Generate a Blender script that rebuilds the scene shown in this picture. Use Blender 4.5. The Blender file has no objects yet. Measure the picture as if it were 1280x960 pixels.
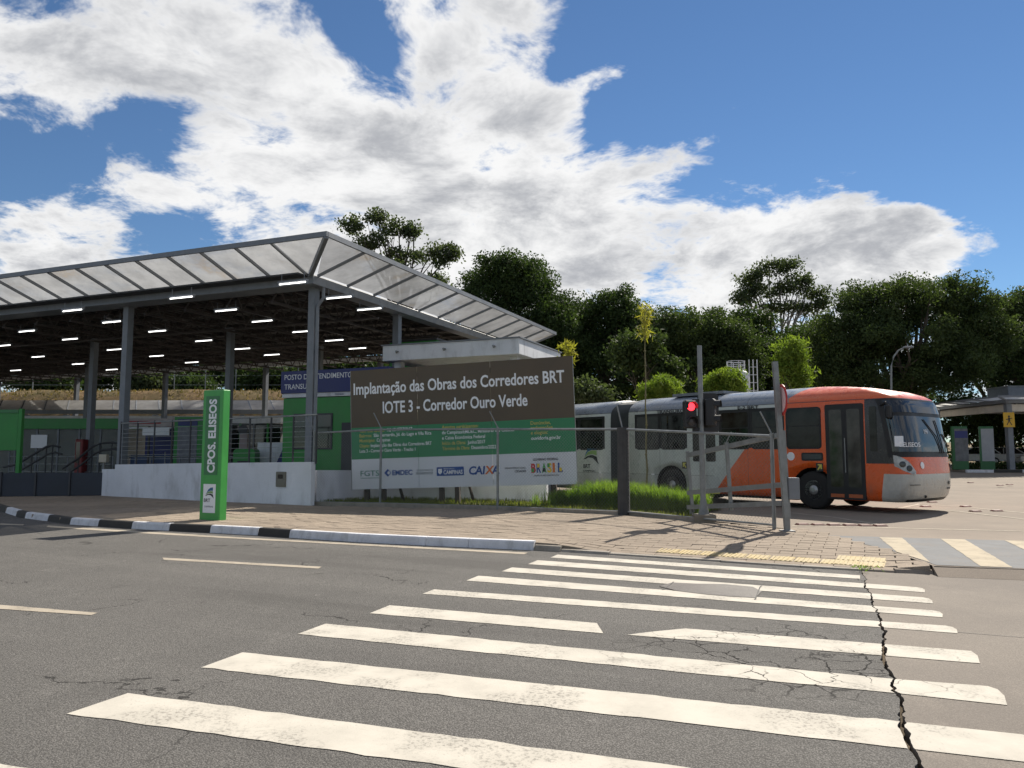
import bpy, bmesh, math, random
import numpy as np
from mathutils import Vector, Matrix, Euler
from mathutils.geometry import tessellate_polygon
R = math.radians
random.seed(7)
scene = bpy.context.scene
COL = scene.collection
# ------------------------------------------------------------------ camera
FPX = 961.0                      # focal length in photograph pixels (1280 wide)
TILT = math.atan(87.0 / FPX)
EYE = 1.6
cam_d = bpy.data.cameras.new('camera'); cam = bpy.data.objects.new('camera', cam_d); COL.objects.link(cam)
cam.location = (0, 0, EYE); cam.rotation_euler = (math.pi / 2 + TILT, 0, 0)
cam_d.sensor_width = 36; cam_d.lens = FPX / 1280 * 36; cam_d.clip_start = .05; cam_d.clip_end = 3000
scene.camera = cam
# ------------------------------------------------------------------ light
SUN_AZ, SUN_EL = R(35), R(41)    # clockwise from +Y
sun_d = bpy.data.lights.new('sun', 'SUN'); sun = bpy.data.objects.new('sun', sun_d); COL.objects.link(sun)
sun_d.energy = 3.1; sun_d.angle = R(.55); sun_d.color = (1, .93, .82)
to_sun = Vector((math.sin(SUN_AZ) * math.cos(SUN_EL), math.cos(SUN_AZ) * math.cos(SUN_EL), math.sin(SUN_EL)))
sun.rotation_euler = to_sun.to_track_quat('Z', 'Y').to_euler()
sun.location = to_sun * 60
scene.view_settings.view_transform = 'Standard'; scene.view_settings.look = 'None'
scene.view_settings.exposure = 1.38; scene.view_settings.gamma = 1
scene.view_settings.use_curve_mapping = False
scene.cycles.use_denoising = True
scene.cycles.max_bounces = 8; scene.cycles.transparent_max_bounces = 12
scene.cycles.sample_clamp_indirect = 6

class NT:
    """tiny node builder"""
    def __init__(s, tree): s.t = tree; s.n = tree.nodes; s.l = tree.links
    def val(s, sock, v):
        if isinstance(v, bpy.types.NodeSocket): s.l.new(v, sock)
        elif v is not None: sock.default_value = v
    def math(s, op, a, b=None, c=None, clamp=False):
        n = s.n.new('ShaderNodeMath'); n.operation = op; n.use_clamp = clamp
        for i, v in enumerate((a, b, c)):
            if v is not None: s.val(n.inputs[i], v)
        return n.outputs[0]
    def vmath(s, op, a, b=None):
        n = s.n.new('ShaderNodeVectorMath'); n.operation = op
        s.val(n.inputs[0], a)
        if b is not None: s.val(n.inputs[1], b)
        return n.outputs[1] if op in ('DOT_PRODUCT', 'LENGTH', 'DISTANCE') else n.outputs[0]
    def noise(s, vec, scale, detail=4, rough=.55, dist=0):
        n = s.n.new('ShaderNodeTexNoise'); s.val(n.inputs['Vector'], vec)
        n.inputs['Scale'].default_value = scale; n.inputs['Detail'].default_value = detail
        n.inputs['Roughness'].default_value = rough; n.inputs['Distortion'].default_value = dist
        return n.outputs['Fac']
    def voro(s, vec, scale, feature='F1', rnd=1):
        n = s.n.new('ShaderNodeTexVoronoi'); n.feature = feature; s.val(n.inputs['Vector'], vec)
        n.inputs['Scale'].default_value = scale; n.inputs['Randomness'].default_value = rnd
        return n.outputs['Distance']
    def ramp(s, fac, stops, interp='LINEAR'):
        n = s.n.new('ShaderNodeValToRGB'); n.color_ramp.interpolation = interp; e = n.color_ramp.elements
        while len(e) < len(stops): e.new(.5)
        for i, (p, c) in enumerate(stops):
            e[i].position = p; e[i].color = (c, c, c, 1) if isinstance(c, (int, float)) else (*c[:3], 1)
        s.val(n.inputs[0], fac); return n.outputs[0]
    def mr(s, v, a, b, c=0, d=1, smooth=True):
        n = s.n.new('ShaderNodeMapRange'); n.interpolation_type = 'SMOOTHSTEP' if smooth else 'LINEAR'
        s.val(n.inputs[0], v)
        for i, q in enumerate((a, b, c, d)): s.val(n.inputs[i + 1], q)
        return n.outputs[0]
    def mix(s, f, a, b, mode='MIX'):
        n = s.n.new('ShaderNodeMix'); n.data_type = 'RGBA'; n.blend_type = mode
        s.val(n.inputs[0], f)
        for k, v in ((6, a), (7, b)):
            if isinstance(v, (tuple, list)): v = (*v[:3], 1)
            s.val(n.inputs[k], v)
        return n.outputs[2]
    def sep(s, v):
        n = s.n.new('ShaderNodeSeparateXYZ'); s.val(n.inputs[0], v); return n.outputs
    def comb(s, x, y, z):
        n = s.n.new('ShaderNodeCombineXYZ')
        for i, v in enumerate((x, y, z)): s.val(n.inputs[i], v)
        return n.outputs[0]

# ------------------------------------------------------------------ world: sky with a broken cumulus layer
world = bpy.data.worlds.new('World'); scene.world = world; world.use_nodes = True
world.cycles.sampling_method = 'MANUAL'; world.cycles.sample_map_resolution = 256
wt = world.node_tree; wt.nodes.clear(); W = NT(wt)
def ray_px(px, py):
    c, s = math.cos(TILT), math.sin(TILT); u, v = px - 640, 480 - py
    return Vector((u, FPX * c - v * s, FPX * s + v * c))
sky = wt.nodes.new('ShaderNodeTexSky'); sky.sky_type = 'NISHITA'; sky.sun_disc = False
sky.sun_elevation = SUN_EL; sky.sun_rotation = SUN_AZ; sky.air_density = 1.0; sky.dust_density = .0; sky.ozone_density = 3.0
SKY = .052; CLOUD = .365; SKYTINT = (.47, .575, .665)
geo = wt.nodes.new('ShaderNodeTexCoord'); D = geo.outputs['Generated']
dx, dy, dz = W.sep(D)
# clouds live on a sheet far above: project the view direction on it
den = W.math('ADD', W.math('MAXIMUM', dz, 0.0), .22)
P = W.comb(W.math('DIVIDE', dx, den), W.math('DIVIDE', dy, den), 0.0)
warp = wt.nodes.new('ShaderNodeTexNoise'); warp.inputs['Scale'].default_value = 1.6; warp.inputs['Detail'].default_value = 3
wt.links.new(P, warp.inputs['Vector'])
P2 = W.vmath('ADD', P, W.vmath('MULTIPLY', W.vmath('SUBTRACT', warp.outputs['Color'], (.5, .5, .5)), (.30, .30, .30)))
n1 = W.noise(P2, 1.7, 6, .60)
n2 = W.noise(P2, 5.5, 5, .66)
n3 = W.noise(P2, 24., 4, .68)
# where the big banks (+) and the blue gaps (-) stand: direction, strength, angular radius (deg), aspect, tilt
BANKS = [(40, 95, .26, 6, 1.5, 10), (235, 75, .30, 6, 2.6, -14), (120, 130, .2, 3.4, 1, 0), (330, 215, .22, 5, 1.6, 30), (480, 150, .30, 7, 1.3, 0), (640, 190, .26, 7, 1.4, 0),
         (180, 240, .20, 3.2, 2.6, 18), (540, 275, .34, 6, 1.9, 0), (700, 285, .30, 6, 1.9, 0), (900, 290, .36, 6, 2.4, -8), (1060, 290, .52, 5.0, 2.4, -8), (780, 365, .36, 4.5, 3.0, 0), (1020, 360, .30, 4, 3.0, 0), (480, 340, .26, 5, 2.5, 0),
         (1165, 298, .55, 3.6, 1.3, 0), (620, 40, .22, 5, 1.8, 30), (760, 92, .70, 2.0, 3.0, 16), (660, 110, .3, 3, 1.5, 0), (400, 90, .14, 5, 2, -12),
         (860, 190, .14, 3.2, 1.8, 15), (930, 130, .85, 1.5, 2.2, 20), (985, 95, .6, .8, 1.5, 20), (1075, 205, .5, 1.5, 2.2, 0), (880, 185, .3, 2, 2, 10), (20, 325, .34, 3.0, 1.4, 0), (140, 235, .22, 2.2, 2.4, 5), (70, 268, .22, 1.6, 3.0, 0), (1275, 105, .2, 1.6, 1, 0), (1225, 5, .2, 1.6, 1.6, 0),
         (170, 158, -.42, 3.4, 2.2, 26), (70, 205, -.36, 3.8, 1.8, 5), (430, 22, -.34, 2.2, 2.2, -45), (480, 55, -.22, 1.8, 1.2, -30),
         (705, 92, -.22, 1.3, 1.8, 30), (1080, 90, -.50, 11, 1.6, 0), (890, 40, -.42, 7, 1.7, 0), (1280, 230, -.5, 5, 1.0, 0),
         (70, 10, -.24, 2, 3.0, 0), (825, 338, -.18, 1.2, 1.2, 0), (600, 282, -.18, 1.4, 1.6, 0), (215, 290, -.30, 2.2, 2.4, 12), (745, 170, -.14, 1.4, 1.6, 60), (1180, 200, -.2, 4, 2, -10), (345, 160, -.2, 1.6, 1.6, 20), (560, 110, -.16, 1.5, 1.5, 0), (380, 270, -.12, 1.5, 2, 0), (1210, 120, -.2, 6, 1, 0)]
tot = None
for (px, py, amp, rad, asp, tilt) in BANKS:
    amp *= .72 if amp > 0 else 1.25
    c = ray_px(px, py).normalized()
    e = Vector((c.y, -c.x, 0)).normalized(); u = e.cross(c).normalized()
    if u.z < 0: u = -u
    ct, st = math.cos(R(tilt)), math.sin(R(tilt))
    a1 = (e * ct + u * st) / (math.tan(R(rad)) * asp ** .5); a2 = (-e * st + u * ct) / (math.tan(R(rad)) / asp ** .5)
    p = W.math('POWER', W.vmath('DOT_PRODUCT', D, tuple(a1)), 2.0); q = W.math('POWER', W.vmath('DOT_PRODUCT', D, tuple(a2)), 2.0)
    fac = W.math('MULTIPLY', W.math('EXPONENT', W.math('MULTIPLY', W.math('ADD', p, q), -1.0)), amp)
    fac = W.math('MULTIPLY', fac, W.math('GREATER_THAN', W.vmath('DOT_PRODUCT', D, tuple(c)), 0.0))
    tot = fac if tot is None else W.math('ADD', tot, fac)
def fb(n, k): return W.math('MULTIPLY', W.math('SUBTRACT', n, .5), k)
dens = W.math('ADD', W.math('ADD', fb(n1, 1.35), fb(n2, 1.15)), W.math('ADD', W.math('ADD', tot, .11), fb(n3, .30)))
cover = W.mr(dens, .02, .30)
lump = W.math('ADD', fb(W.noise(W.vmath('ADD', P2, (.03, .05, 0)), 2.6, 2, .5), 1.0), fb(n2, .55))
thick = W.mr(W.math('ADD', W.math('MULTIPLY', dens, .75), lump), .05, .74)
ccol = W.mix(thick, (1.0, 1.0, 1.0), (.47, .485, .52))
cl = wt.nodes.new('ShaderNodeVectorMath'); cl.operation = 'SCALE'; wt.links.new(ccol, cl.inputs[0]); cl.inputs['Scale'].default_value = CLOUD / SKY
skycol = W.mix(1.0, sky.outputs[0], SKYTINT, 'MULTIPLY')
skym = W.mix(cover, skycol, cl.outputs[0])
bg = wt.nodes.new('ShaderNodeBackground'); wt.links.new(skym, bg.inputs[0]); bg.inputs[1].default_value = SKY
wo = wt.nodes.new('ShaderNodeOutputWorld'); wt.links.new(bg.outputs[0], wo.inputs[0])

# ------------------------------------------------------------------ helpers
def G(px, py, z=0.0):
    r = ray_px(px, py); k = (z - EYE) / r.z
    return Vector((r.x * k, r.y * k, z))
def AT(px, py, Y):
    r = ray_px(px, py); k = Y / r.y
    return Vector((r.x * k, Y, EYE + r.z * k))
def empty(name, loc=(0, 0, 0), rz=0, label=None, cat=None, group=None, kind=None):
    o = bpy.data.objects.new(name, None); COL.objects.link(o); o.location = loc; o.rotation_euler = (0, 0, rz)
    o.empty_display_size = .3
    return tag(o, label, cat, group, kind)
def tag(o, label=None, cat=None, group=None, kind=None):
    if label: o['label'] = label
    if cat: o['category'] = cat
    if group: o['group'] = group
    if kind: o['kind'] = kind
    return o
def link(name, me, parent=None, loc=None, rot=None):
    o = bpy.data.objects.new(name, me); COL.objects.link(o)
    if parent: o.parent = parent
    if loc is not None: o.location = loc
    if rot is not None: o.rotation_euler = rot
    return o
def copy_tree(o, parent=None):
    c = o.copy(); COL.objects.link(c); c.parent = parent
    for ch in list(o.children): copy_tree(ch, c)
    return c
class MB:
    def __init__(s): s.v = []; s.f = []; s.m = []; s.cur = 0; s.smooth = []; s.sm = False
    def face(s, idx): s.f.append(tuple(idx)); s.m.append(s.cur); s.smooth.append(s.sm)
    def add(s, verts, faces):
        b = len(s.v); s.v += [tuple(v) for v in verts]
        for f in faces: s.face([b + i for i in f])
        return s
    def box(s, a, b, M=None):
        (x0, y0, z0), (x1, y1, z1) = a, b
        vs = [Vector(p) for p in ((x0, y0, z0), (x1, y0, z0), (x1, y1, z0), (x0, y1, z0), (x0, y0, z1), (x1, y0, z1), (x1, y1, z1), (x0, y1, z1))]
        if M: vs = [M @ v for v in vs]
        return s.add(vs, [(0, 3, 2, 1), (4, 5, 6, 7), (0, 1, 5, 4), (1, 2, 6, 5), (2, 3, 7, 6), (3, 0, 4, 7)])
    def bbox(s, a, b, bev=.01):
        """box with chamfered edges"""
        (x0, y0, z0), (x1, y1, z1) = a, b; vs = []; idx = {}
        for ix, x in ((0, (x0, x0 + bev)), (1, (x1, x1 - bev))):
            for iy, y in ((0, (y0, y0 + bev)), (1, (y1, y1 - bev))):
                for iz, z in ((0, (z0, z0 + bev)), (1, (z1, z1 - bev))):
                    for ax in range(3):
                        idx[(ix, iy, iz, ax)] = len(vs)
                        vs.append((x[0] if ax == 0 else x[1], y[0] if ax == 1 else y[1], z[0] if ax == 2 else z[1]))
        fs = []
        for ax in range(3):
            o1, o2 = [k for k in range(3) if k != ax]
            for side in (0, 1):
                q = []
                for (p, r) in ((0, 0), (1, 0), (1, 1), (0, 1)):
                    k = [0, 0, 0]; k[ax] = side; k[o1] = p; k[o2] = r; q.append(idx[(*k, ax)])
                fs.append(q)
            for p in (0, 1):
                for r in (0, 1):
                    k0 = [0, 0, 0]; k0[o1] = p; k0[o2] = r; k1 = list(k0); k1[ax] = 1
                    fs.append([idx[(*k0, o1)], idx[(*k1, o1)], idx[(*k1, o2)], idx[(*k0, o2)]])
        for ix in (0, 1):
            for iy in (0, 1):
                for iz in (0, 1): fs.append([idx[(ix, iy, iz, a_)] for a_ in range(3)])
        return s.add(vs, fs)
    def tube(s, pts, r, n=6, cap=True):
        pts = [Vector(p) for p in pts]; rs = r if isinstance(r, (list, tuple)) else [r] * len(pts); b = len(s.v)
        for i, p in enumerate(pts):
            d = (pts[min(i + 1, len(pts) - 1)] - pts[max(i - 1, 0)]).normalized()
            up = Vector((0, 0, 1)) if abs(d.z) < .95 else Vector((1, 0, 0))
            e = d.cross(up).normalized(); u = e.cross(d)
            for k in range(n):
                a = 2 * math.pi * k / n + math.pi / n
                s.v.append(tuple(p + (e * math.cos(a) + u * math.sin(a)) * rs[i]))
        for i in range(len(pts) - 1):
            for k in range(n):
                s.face([b + i * n + k, b + i * n + (k + 1) % n, b + (i + 1) * n + (k + 1) % n, b + (i + 1) * n + k])
        if cap:
            s.face([b + k for k in reversed(range(n))]); s.face([b + (len(pts) - 1) * n + k for k in range(n)])
        return s
    def beam(s, p0, p1, w, h, up=(0, 0, 1)):
        p0, p1 = Vector(p0), Vector(p1); d = (p1 - p0).normalized(); up = Vector(up)
        if abs(d.dot(up)) > .98: up = Vector((0, 1, 0))
        e = d.cross(up).normalized() * w / 2; u = e.cross(d).normalized() * h / 2
        vs = [p + a * e + b * u for p in (p0, p1) for a, b in ((-1, -1), (1, -1), (1, 1), (-1, 1))]
        return s.add(vs, [(3, 2, 1, 0), (4, 5, 6, 7), (0, 1, 5, 4), (1, 2, 6, 5), (2, 3, 7, 6), (3, 0, 4, 7)])
    def prism(s, poly, z0, z1):
        n = len(poly); vs = [(x, y, z0) for x, y in poly] + [(x, y, z1) for x, y in poly]
        return s.add(vs, [tuple(reversed(range(n))), tuple(range(n, 2 * n))] + [(i, (i + 1) % n, n + (i + 1) % n, n + i) for i in range(n)])
    def prism_y(s, poly, y0, y1):
        """outline in x,z (anticlockwise seen from -y) extruded along y"""
        n = len(poly); vs = [(x, y0, z) for x, z in poly] + [(x, y1, z) for x, z in poly]
        return s.add(vs, [tuple(range(n)), tuple(reversed(range(n, 2 * n)))] + [((i + 1) % n, i, n + i, n + (i + 1) % n) for i in range(n)])
    def lathe(s, prof, n=20, axis='z', c=(0, 0, 0)):
        b = len(s.v); c = Vector(c)
        for (r, h) in prof:
            for k in range(n):
                a = 2 * math.pi * k / n; x, y = r * math.cos(a), r * math.sin(a)
                p = Vector((x, y, h)) if axis == 'z' else Vector((x, h, y)) if axis == 'y' else Vector((h, x, y))
                s.v.append(tuple(c + p))
        for i in range(len(prof) - 1):
            for k in range(n): s.face([b + i * n + k, b + i * n + (k + 1) % n, b + (i + 1) * n + (k + 1) % n, b + (i + 1) * n + k])
        s.face([b + k for k in reversed(range(n))]); s.face([b + (len(prof) - 1) * n + k for k in range(n)])
        return s
    def mesh(s, name, mats, fix=True):
        me = bpy.data.meshes.new(name); me.from_pydata(s.v, [], s.f)
        if not isinstance(mats, (list, tuple)): mats = [mats]
        for m in mats: me.materials.append(m)
        me.polygons.foreach_set('material_index', s.m); me.polygons.foreach_set('use_smooth', s.smooth)
        if fix:
            bm = bmesh.new(); bm.from_mesh(me); bmesh.ops.recalc_face_normals(bm, faces=bm.faces); bm.to_mesh(me); bm.free()
        me.update(); return me
    def build(s, name, mats, parent=None, loc=None, rot=None, fix=True):
        return link(name, s.mesh(name, mats, fix), parent, loc, rot)
def rrect(x0, z0, x1, z1, r, n=4):
    out = []
    for cx, cz, a0 in ((x1 - r, z1 - r, 0), (x0 + r, z1 - r, 90), (x0 + r, z0 + r, 180), (x1 - r, z0 + r, 270)):
        for k in range(n + 1):
            a = R(a0 + 90 * k / n); out.append((cx + r * math.cos(a), cz + r * math.sin(a)))
    return out
def sheet(name, pts, z, mat, parent=None, thick=0):
    """flat horizontal polygon from a list of x,y"""
    q = []
    for p in pts:
        if not q or (Vector((p[0], p[1])) - Vector(q[-1])).length > 1e-4: q.append((p[0], p[1]))
    tris = tessellate_polygon([[Vector((x, y, 0)) for x, y in q]]); fs = []
    for t in tris:
        a_, b_, c_ = (q[i] for i in t); cr = (b_[0] - a_[0]) * (c_[1] - a_[1]) - (b_[1] - a_[1]) * (c_[0] - a_[0])
        if abs(cr) > 1e-9: fs.append(tuple(t) if cr > 0 else tuple(reversed(t)))
    me = bpy.data.meshes.new(name); me.from_pydata([(x, y, z) for x, y in q], [], fs); me.materials.append(mat)
    return link(name, me, parent)
_txt = {}
def text_mesh(body, mat, size=1.0, bold=.0, align='LEFT', depth=.002, width=None, shear=0):
    cu = bpy.data.curves.new('t', 'FONT'); cu.body = body; cu.size = size; cu.align_x = align; cu.extrude = depth; cu.offset = bold * size
    cu.resolution_u = 3; cu.shear = shear
    ob = bpy.data.objects.new('t', cu); COL.objects.link(ob)
    dg = bpy.context.evaluated_depsgraph_get(); me = bpy.data.meshes.new_from_object(ob.evaluated_get(dg))
    bpy.data.objects.remove(ob); bpy.data.curves.remove(cu)
    if width and len(me.vertices):
        xs = [v.co.x for v in me.vertices]; k = width / (max(xs) - min(xs)); x0 = min(xs)
        for v in me.vertices: v.co.x = ((v.co.x - x0) * k if align == 'LEFT' else v.co.x * k)
    me.materials.clear(); me.materials.append(mat); me.name = 'lettering'
    return me
def text(body, mat, parent, loc, rot=(math.pi / 2, 0, 0), name='lettering', **kw):
    return link(name, text_mesh(body, mat, **kw), parent, loc, rot)

# ------------------------------------------------------------------ materials
MATS = {}
def mat(name, col, rough=.6, metal=0.0, var=.12, scale=2.0, fine=40., fvar=.05, bump=0.0, bscale=60., emit=0, coat=0, dirt=0.0, spec=.5, world_co=False):
    if name in MATS: return MATS[name]
    m = bpy.data.materials.new(name); m.use_nodes = True; T = NT(m.node_tree); b = m.node_tree.nodes['Principled BSDF']
    tc = T.n.new('ShaderNodeTexCoord'); co = tc.outputs['Object']
    if world_co:
        co = T.n.new('ShaderNodeNewGeometry').outputs['Position']
    a = T.noise(co, scale, 5); f = T.noise(co, fine, 3)
    k = T.math('ADD', T.mr(a, .3, .7, 1 - var, 1 + var, False), T.mr(f, .3, .7, -fvar, fvar, False))
    c = T.mix(1.0, col, T.comb(k, k, k), 'MULTIPLY')
    if dirt:
        g = T.mr(T.noise(T.vmath('MULTIPLY', co, (1.0, 1.0, .35)), scale * 2.3, 7, .65), .48, .72)
        c = T.mix(T.math('MULTIPLY', g, dirt), c, tuple(x * .45 for x in (col[0], col[1] * .97, col[2] * .9)))
    T.l.new(c, b.inputs['Base Color'])
    T.l.new(T.mr(a, .3, .7, max(rough - .08, .02), min(rough + .08, 1), False), b.inputs['Roughness'])
    b.inputs['Metallic'].default_value = metal; b.inputs['Specular IOR Level'].default_value = spec
    if coat: b.inputs['Coat Weight'].default_value = coat; b.inputs['Coat Roughness'].default_value = .08
    if bump:
        bn = T.n.new('ShaderNodeBump'); bn.inputs['Strength'].default_value = bump; bn.inputs['Distance'].default_value = .01
        T.l.new(T.noise(co, bscale, 4), bn.inputs['Height']); T.l.new(bn.outputs[0], b.inputs['Normal'])
    if emit:
        b.inputs['Emission Color'].default_value = (*col, 1); b.inputs['Emission Strength'].default_value = emit
    MATS[name] = m; return m
def glass_dark(name, col=(.012, .015, .016), rough=.04, spec=.6):
    m = mat(name, col, rough, var=.5, scale=.9, fvar=.1, spec=spec); return m
def foliage(name, c1, c2, trans=.35, scale=.5):
    m = bpy.data.materials.new(name); m.use_nodes = True; T = NT(m.node_tree); T.n.clear()
    pos = T.n.new('ShaderNodeNewGeometry').outputs['Position']
    k = T.mr(T.math('ADD', T.math('MULTIPLY', T.noise(pos, scale, 3), .6), T.math('MULTIPLY', T.noise(pos, scale * 14, 2), .4)), .36, .64)
    c = T.mix(k, c1, c2)
    d = T.n.new('ShaderNodeBsdfPrincipled'); T.l.new(c, d.inputs['Base Color']); d.inputs['Roughness'].default_value = .65; d.inputs['Specular IOR Level'].default_value = .15
    t = T.n.new('ShaderNodeBsdfTranslucent'); T.l.new(T.mix(1.0, c, (1.15, 1.25, .55), 'MULTIPLY'), t.inputs[0])
    mx = T.n.new('ShaderNodeMixShader'); mx.inputs[0].default_value = trans
    T.l.new(d.outputs[0], mx.inputs[1]); T.l.new(t.outputs[0], mx.inputs[2])
    o = T.n.new('ShaderNodeOutputMaterial'); T.l.new(mx.outputs[0], o.inputs[0]); return m
# ------------------------------------------------------------------ ground materials
def crack_field(T, pos, thin=.012):
    """fine alligator cracks around the worn middle of the crossing, 1 on a crack"""
    wob = T.vmath('ADD', pos, T.vmath('MULTIPLY', T.vmath('SUBTRACT', T.comb(T.noise(pos, 5, 3), T.noise(T.vmath('ADD', pos, (7.3, 2.1, 0)), 5, 3), .5), (.5, .5, .5)), (.22, .22, 0)))
    e1 = T.mr(T.voro(wob, 3.6, 'DISTANCE_TO_EDGE'), thin, thin * 2.4, 1, 0)
    c = G(985, 822)
    d = T.vmath('LENGTH', T.vmath('MULTIPLY', T.vmath('SUBTRACT', pos, tuple(c)), (.62, .75, 0)))
    zone = T.mr(d, .35, 1.15, 1, 0)
    patch = T.mr(T.noise(pos, 1.3, 2), .42, .55)
    return T.math('MULTIPLY', e1, T.math('MULTIPLY', zone, patch))
def ground_mat(name, base, dark, light, agg=.5, rough=.85, bump=.35, cracks=True, seams=0, stain=.5, sand=None, streak=False):
    m = bpy.data.materials.new(name); m.use_nodes = True; T = NT(m.node_tree); b = T.n['Principled BSDF']
    pos = T.n.new('ShaderNodeNewGeometry').outputs['Position']
    big = T.noise(pos, .35, 5, .6); mid = T.noise(T.vmath('MULTIPLY', pos, (1, .6, 1)), 2.1, 6, .62)
    c = T.mix(T.mr(big, .35, .65), dark, base); c = T.mix(T.math('MULTIPLY', T.mr(mid, .5, .72), stain), c, light)
    if streak:
        u = T.vmath('DOT_PRODUCT', pos, (.91, -.415, 0)); v = T.vmath('DOT_PRODUCT', pos, (.415, .91, 0))
        s1 = T.noise(T.comb(T.math('MULTIPLY', u, .07), T.math('MULTIPLY', v, .85), 0.0), 1.0, 5, .6)
        c = T.mix(T.math('MULTIPLY', T.mr(s1, .50, .66), .55), c, light); c = T.mix(T.math('MULTIPLY', T.mr(s1, .46, .33), .6), c, tuple(x * .62 for x in dark))
        oil = T.math('MULTIPLY', T.mr(T.noise(pos, .9, 5, .7), .64, .72), T.mr(T.noise(pos, 5, 3), .35, .6)); c = T.mix(T.math('MULTIPLY', oil, .6), c, (.035, .032, .03))
        c = T.mix(T.math('MULTIPLY', T.mr(T.voro(pos, 2.3), .09, .04), .5), c, tuple(x * 1.8 for x in light))
    ag = T.voro(pos, 85); fine = T.noise(pos, 170, 2); grain = T.noise(pos, 38, 5, .7)
    c = T.mix(T.math('MULTIPLY', T.mr(ag, .25, .6), agg), c, tuple(x * .38 for x in base))
    c = T.mix(T.math('MULTIPLY', T.mr(fine, .55, .75), agg), c, tuple(min(x * 1.75, 1) for x in light))
    c = T.mix(T.math('MULTIPLY', T.mr(grain, .52, .75), agg * .9), c, tuple(x * .5 for x in dark))
    if sand:
        c = T.mix(T.math('MULTIPLY', T.mr(T.noise(pos, .8, 6, .65), .5, .68), .55), c, sand)
    h = T.math('SUBTRACT', T.math('ADD', T.math('MULTIPLY', ag, .6), T.math('MULTIPLY', grain, .7)), 0)
    if cracks:
        k = crack_field(T, pos); c = T.mix(k, c, (.012, .011, .01)); h = T.math('SUBTRACT', h, k)
        # stray hairline cracks
        lone = T.math('MULTIPLY', T.mr(T.voro(T.vmath('ADD', pos, T.vmath('MULTIPLY', T.comb(T.noise(pos, 2.2, 4), T.noise(pos, 2.7, 4), 0.0), (.9, .9, 0))), .42, 'DISTANCE_TO_EDGE'), .002, .006, 1, 0), T.mr(T.noise(pos, .5, 2), .5, .56))
        c = T.mix(T.math('MULTIPLY', lone, .8), c, (.02, .019, .018))
    T.l.new(c, b.inputs['Base Color']); b.inputs['Roughness'].default_value = max(rough, .9) if rough > .6 else rough; b.inputs['Specular IOR Level'].default_value = .12
    bn = T.n.new('ShaderNodeBump'); bn.inputs['Strength'].default_value = bump; bn.inputs['Distance'].default_value = .012
    T.l.new(h, bn.inputs['Height']); T.l.new(bn.outputs[0], b.inputs['Normal'])
    MATS[name] = m; return m
def paint_mat(name, col, under, wear=.5, cracks=True):
    m = bpy.data.materials.new(name); m.use_nodes = True; T = NT(m.node_tree); b = T.n['Principled BSDF']
    pos = T.n.new('ShaderNodeNewGeometry').outputs['Position']
    chips = T.math('MULTIPLY', T.mr(T.noise(pos, 34, 6, .75), .50, .58), T.mr(T.noise(pos, 1.5, 5, .65), .47, .60))
    scuff = T.math('MULTIPLY', T.mr(T.noise(pos, 70, 4, .7), .58, .66), T.mr(T.noise(pos, .8, 3), .40, .60))
    w = T.math('MULTIPLY', T.math('MAXIMUM', chips, T.math('MULTIPLY', scuff, .8)), wear, clamp=True)
    c = T.mix(T.mr(T.noise(pos, 3, 5, .6), .3, .7), col, tuple(x * .84 for x in col))
    c = T.mix(w, c, under)
    if cracks: c = T.mix(crack_field(T, pos, .008), c, (.02, .018, .016))
    T.l.new(c, b.inputs['Base Color']); b.inputs['Roughness'].default_value = .85; b.inputs['Specular IOR Level'].default_value = .1
    bn = T.n.new('ShaderNodeBump'); bn.inputs['Strength'].default_value = .2; bn.inputs['Distance'].default_value = .006
    T.l.new(T.noise(pos, 90, 4), bn.inputs['Height']); T.l.new(bn.outputs[0], b.inputs['Normal'])
    MATS[name] = m; return m
m_asphalt = ground_mat('asphalt', (.168, .160, .149), (.138, .132, .124), (.212, .201, .186), agg=.8, bump=.6, streak=True)
m_concrete = ground_mat('road_concrete', (.235, .207, .177), (.19, .168, .147), (.285, .25, .212), agg=.35, cracks=False, bump=.25)
m_yard = ground_mat('yard_concrete', (.265, .222, .180), (.225, .19, .156), (.315, .262, .212), agg=.3, cracks=False, bump=.2, stain=.4)
m_soil = ground_mat('soil', (.11, .08, .05), (.07, .055, .035), (.16, .12, .08), agg=.4, cracks=False, bump=.6)
m_paver = ground_mat('paver', (.335, .275, .215), (.255, .21, .165), (.42, .345, .27), agg=.4, cracks=False, bump=.3, stain=.55)
m_sand = ground_mat('joint_sand', (.17, .14, .105), (.13, .11, .08), (.2, .17, .13), agg=.4, cracks=False)
m_paint = paint_mat('stripe_paint', (.52, .485, .42), (.15, .14, .125), .58)
m_paint_yard = paint_mat('yard_stripe_paint', (.43, .37, .275), (.22, .19, .16), .7, False)
m_blue = paint_mat('blue_grey_paint', (.185, .188, .190), (.235, .205, .175), .8, False)
m_line = paint_mat('line_paint', (.40, .35, .28), (.16, .145, .125), .8, False)
m_hill = ground_mat('dry_grass', (.20, .13, .065), (.075, .075, .03), (.36, .25, .13), stain=.9, agg=.7, cracks=False, bump=.9)
m_kw = mat('kerb_white', (.60, .60, .62), .75, var=.12, dirt=.45, scale=3, bump=.3, bscale=40, world_co=True)
m_kb = mat('kerb_black', (.035, .032, .028), .8, var=.3, dirt=.2, scale=3, bump=.4, bscale=40, world_co=True)
m_kplain = mat('kerb_plain', (.26, .23, .19), .85, var=.18, dirt=.5, scale=3, bump=.4, bscale=40, world_co=True)

# ------------------------------------------------------------------ terrain and road
tag(sheet('ground', [(-700, -300), (700, -300), (700, 1200), (-700, 1200)], -.13, m_soil), kind='structure')
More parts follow.
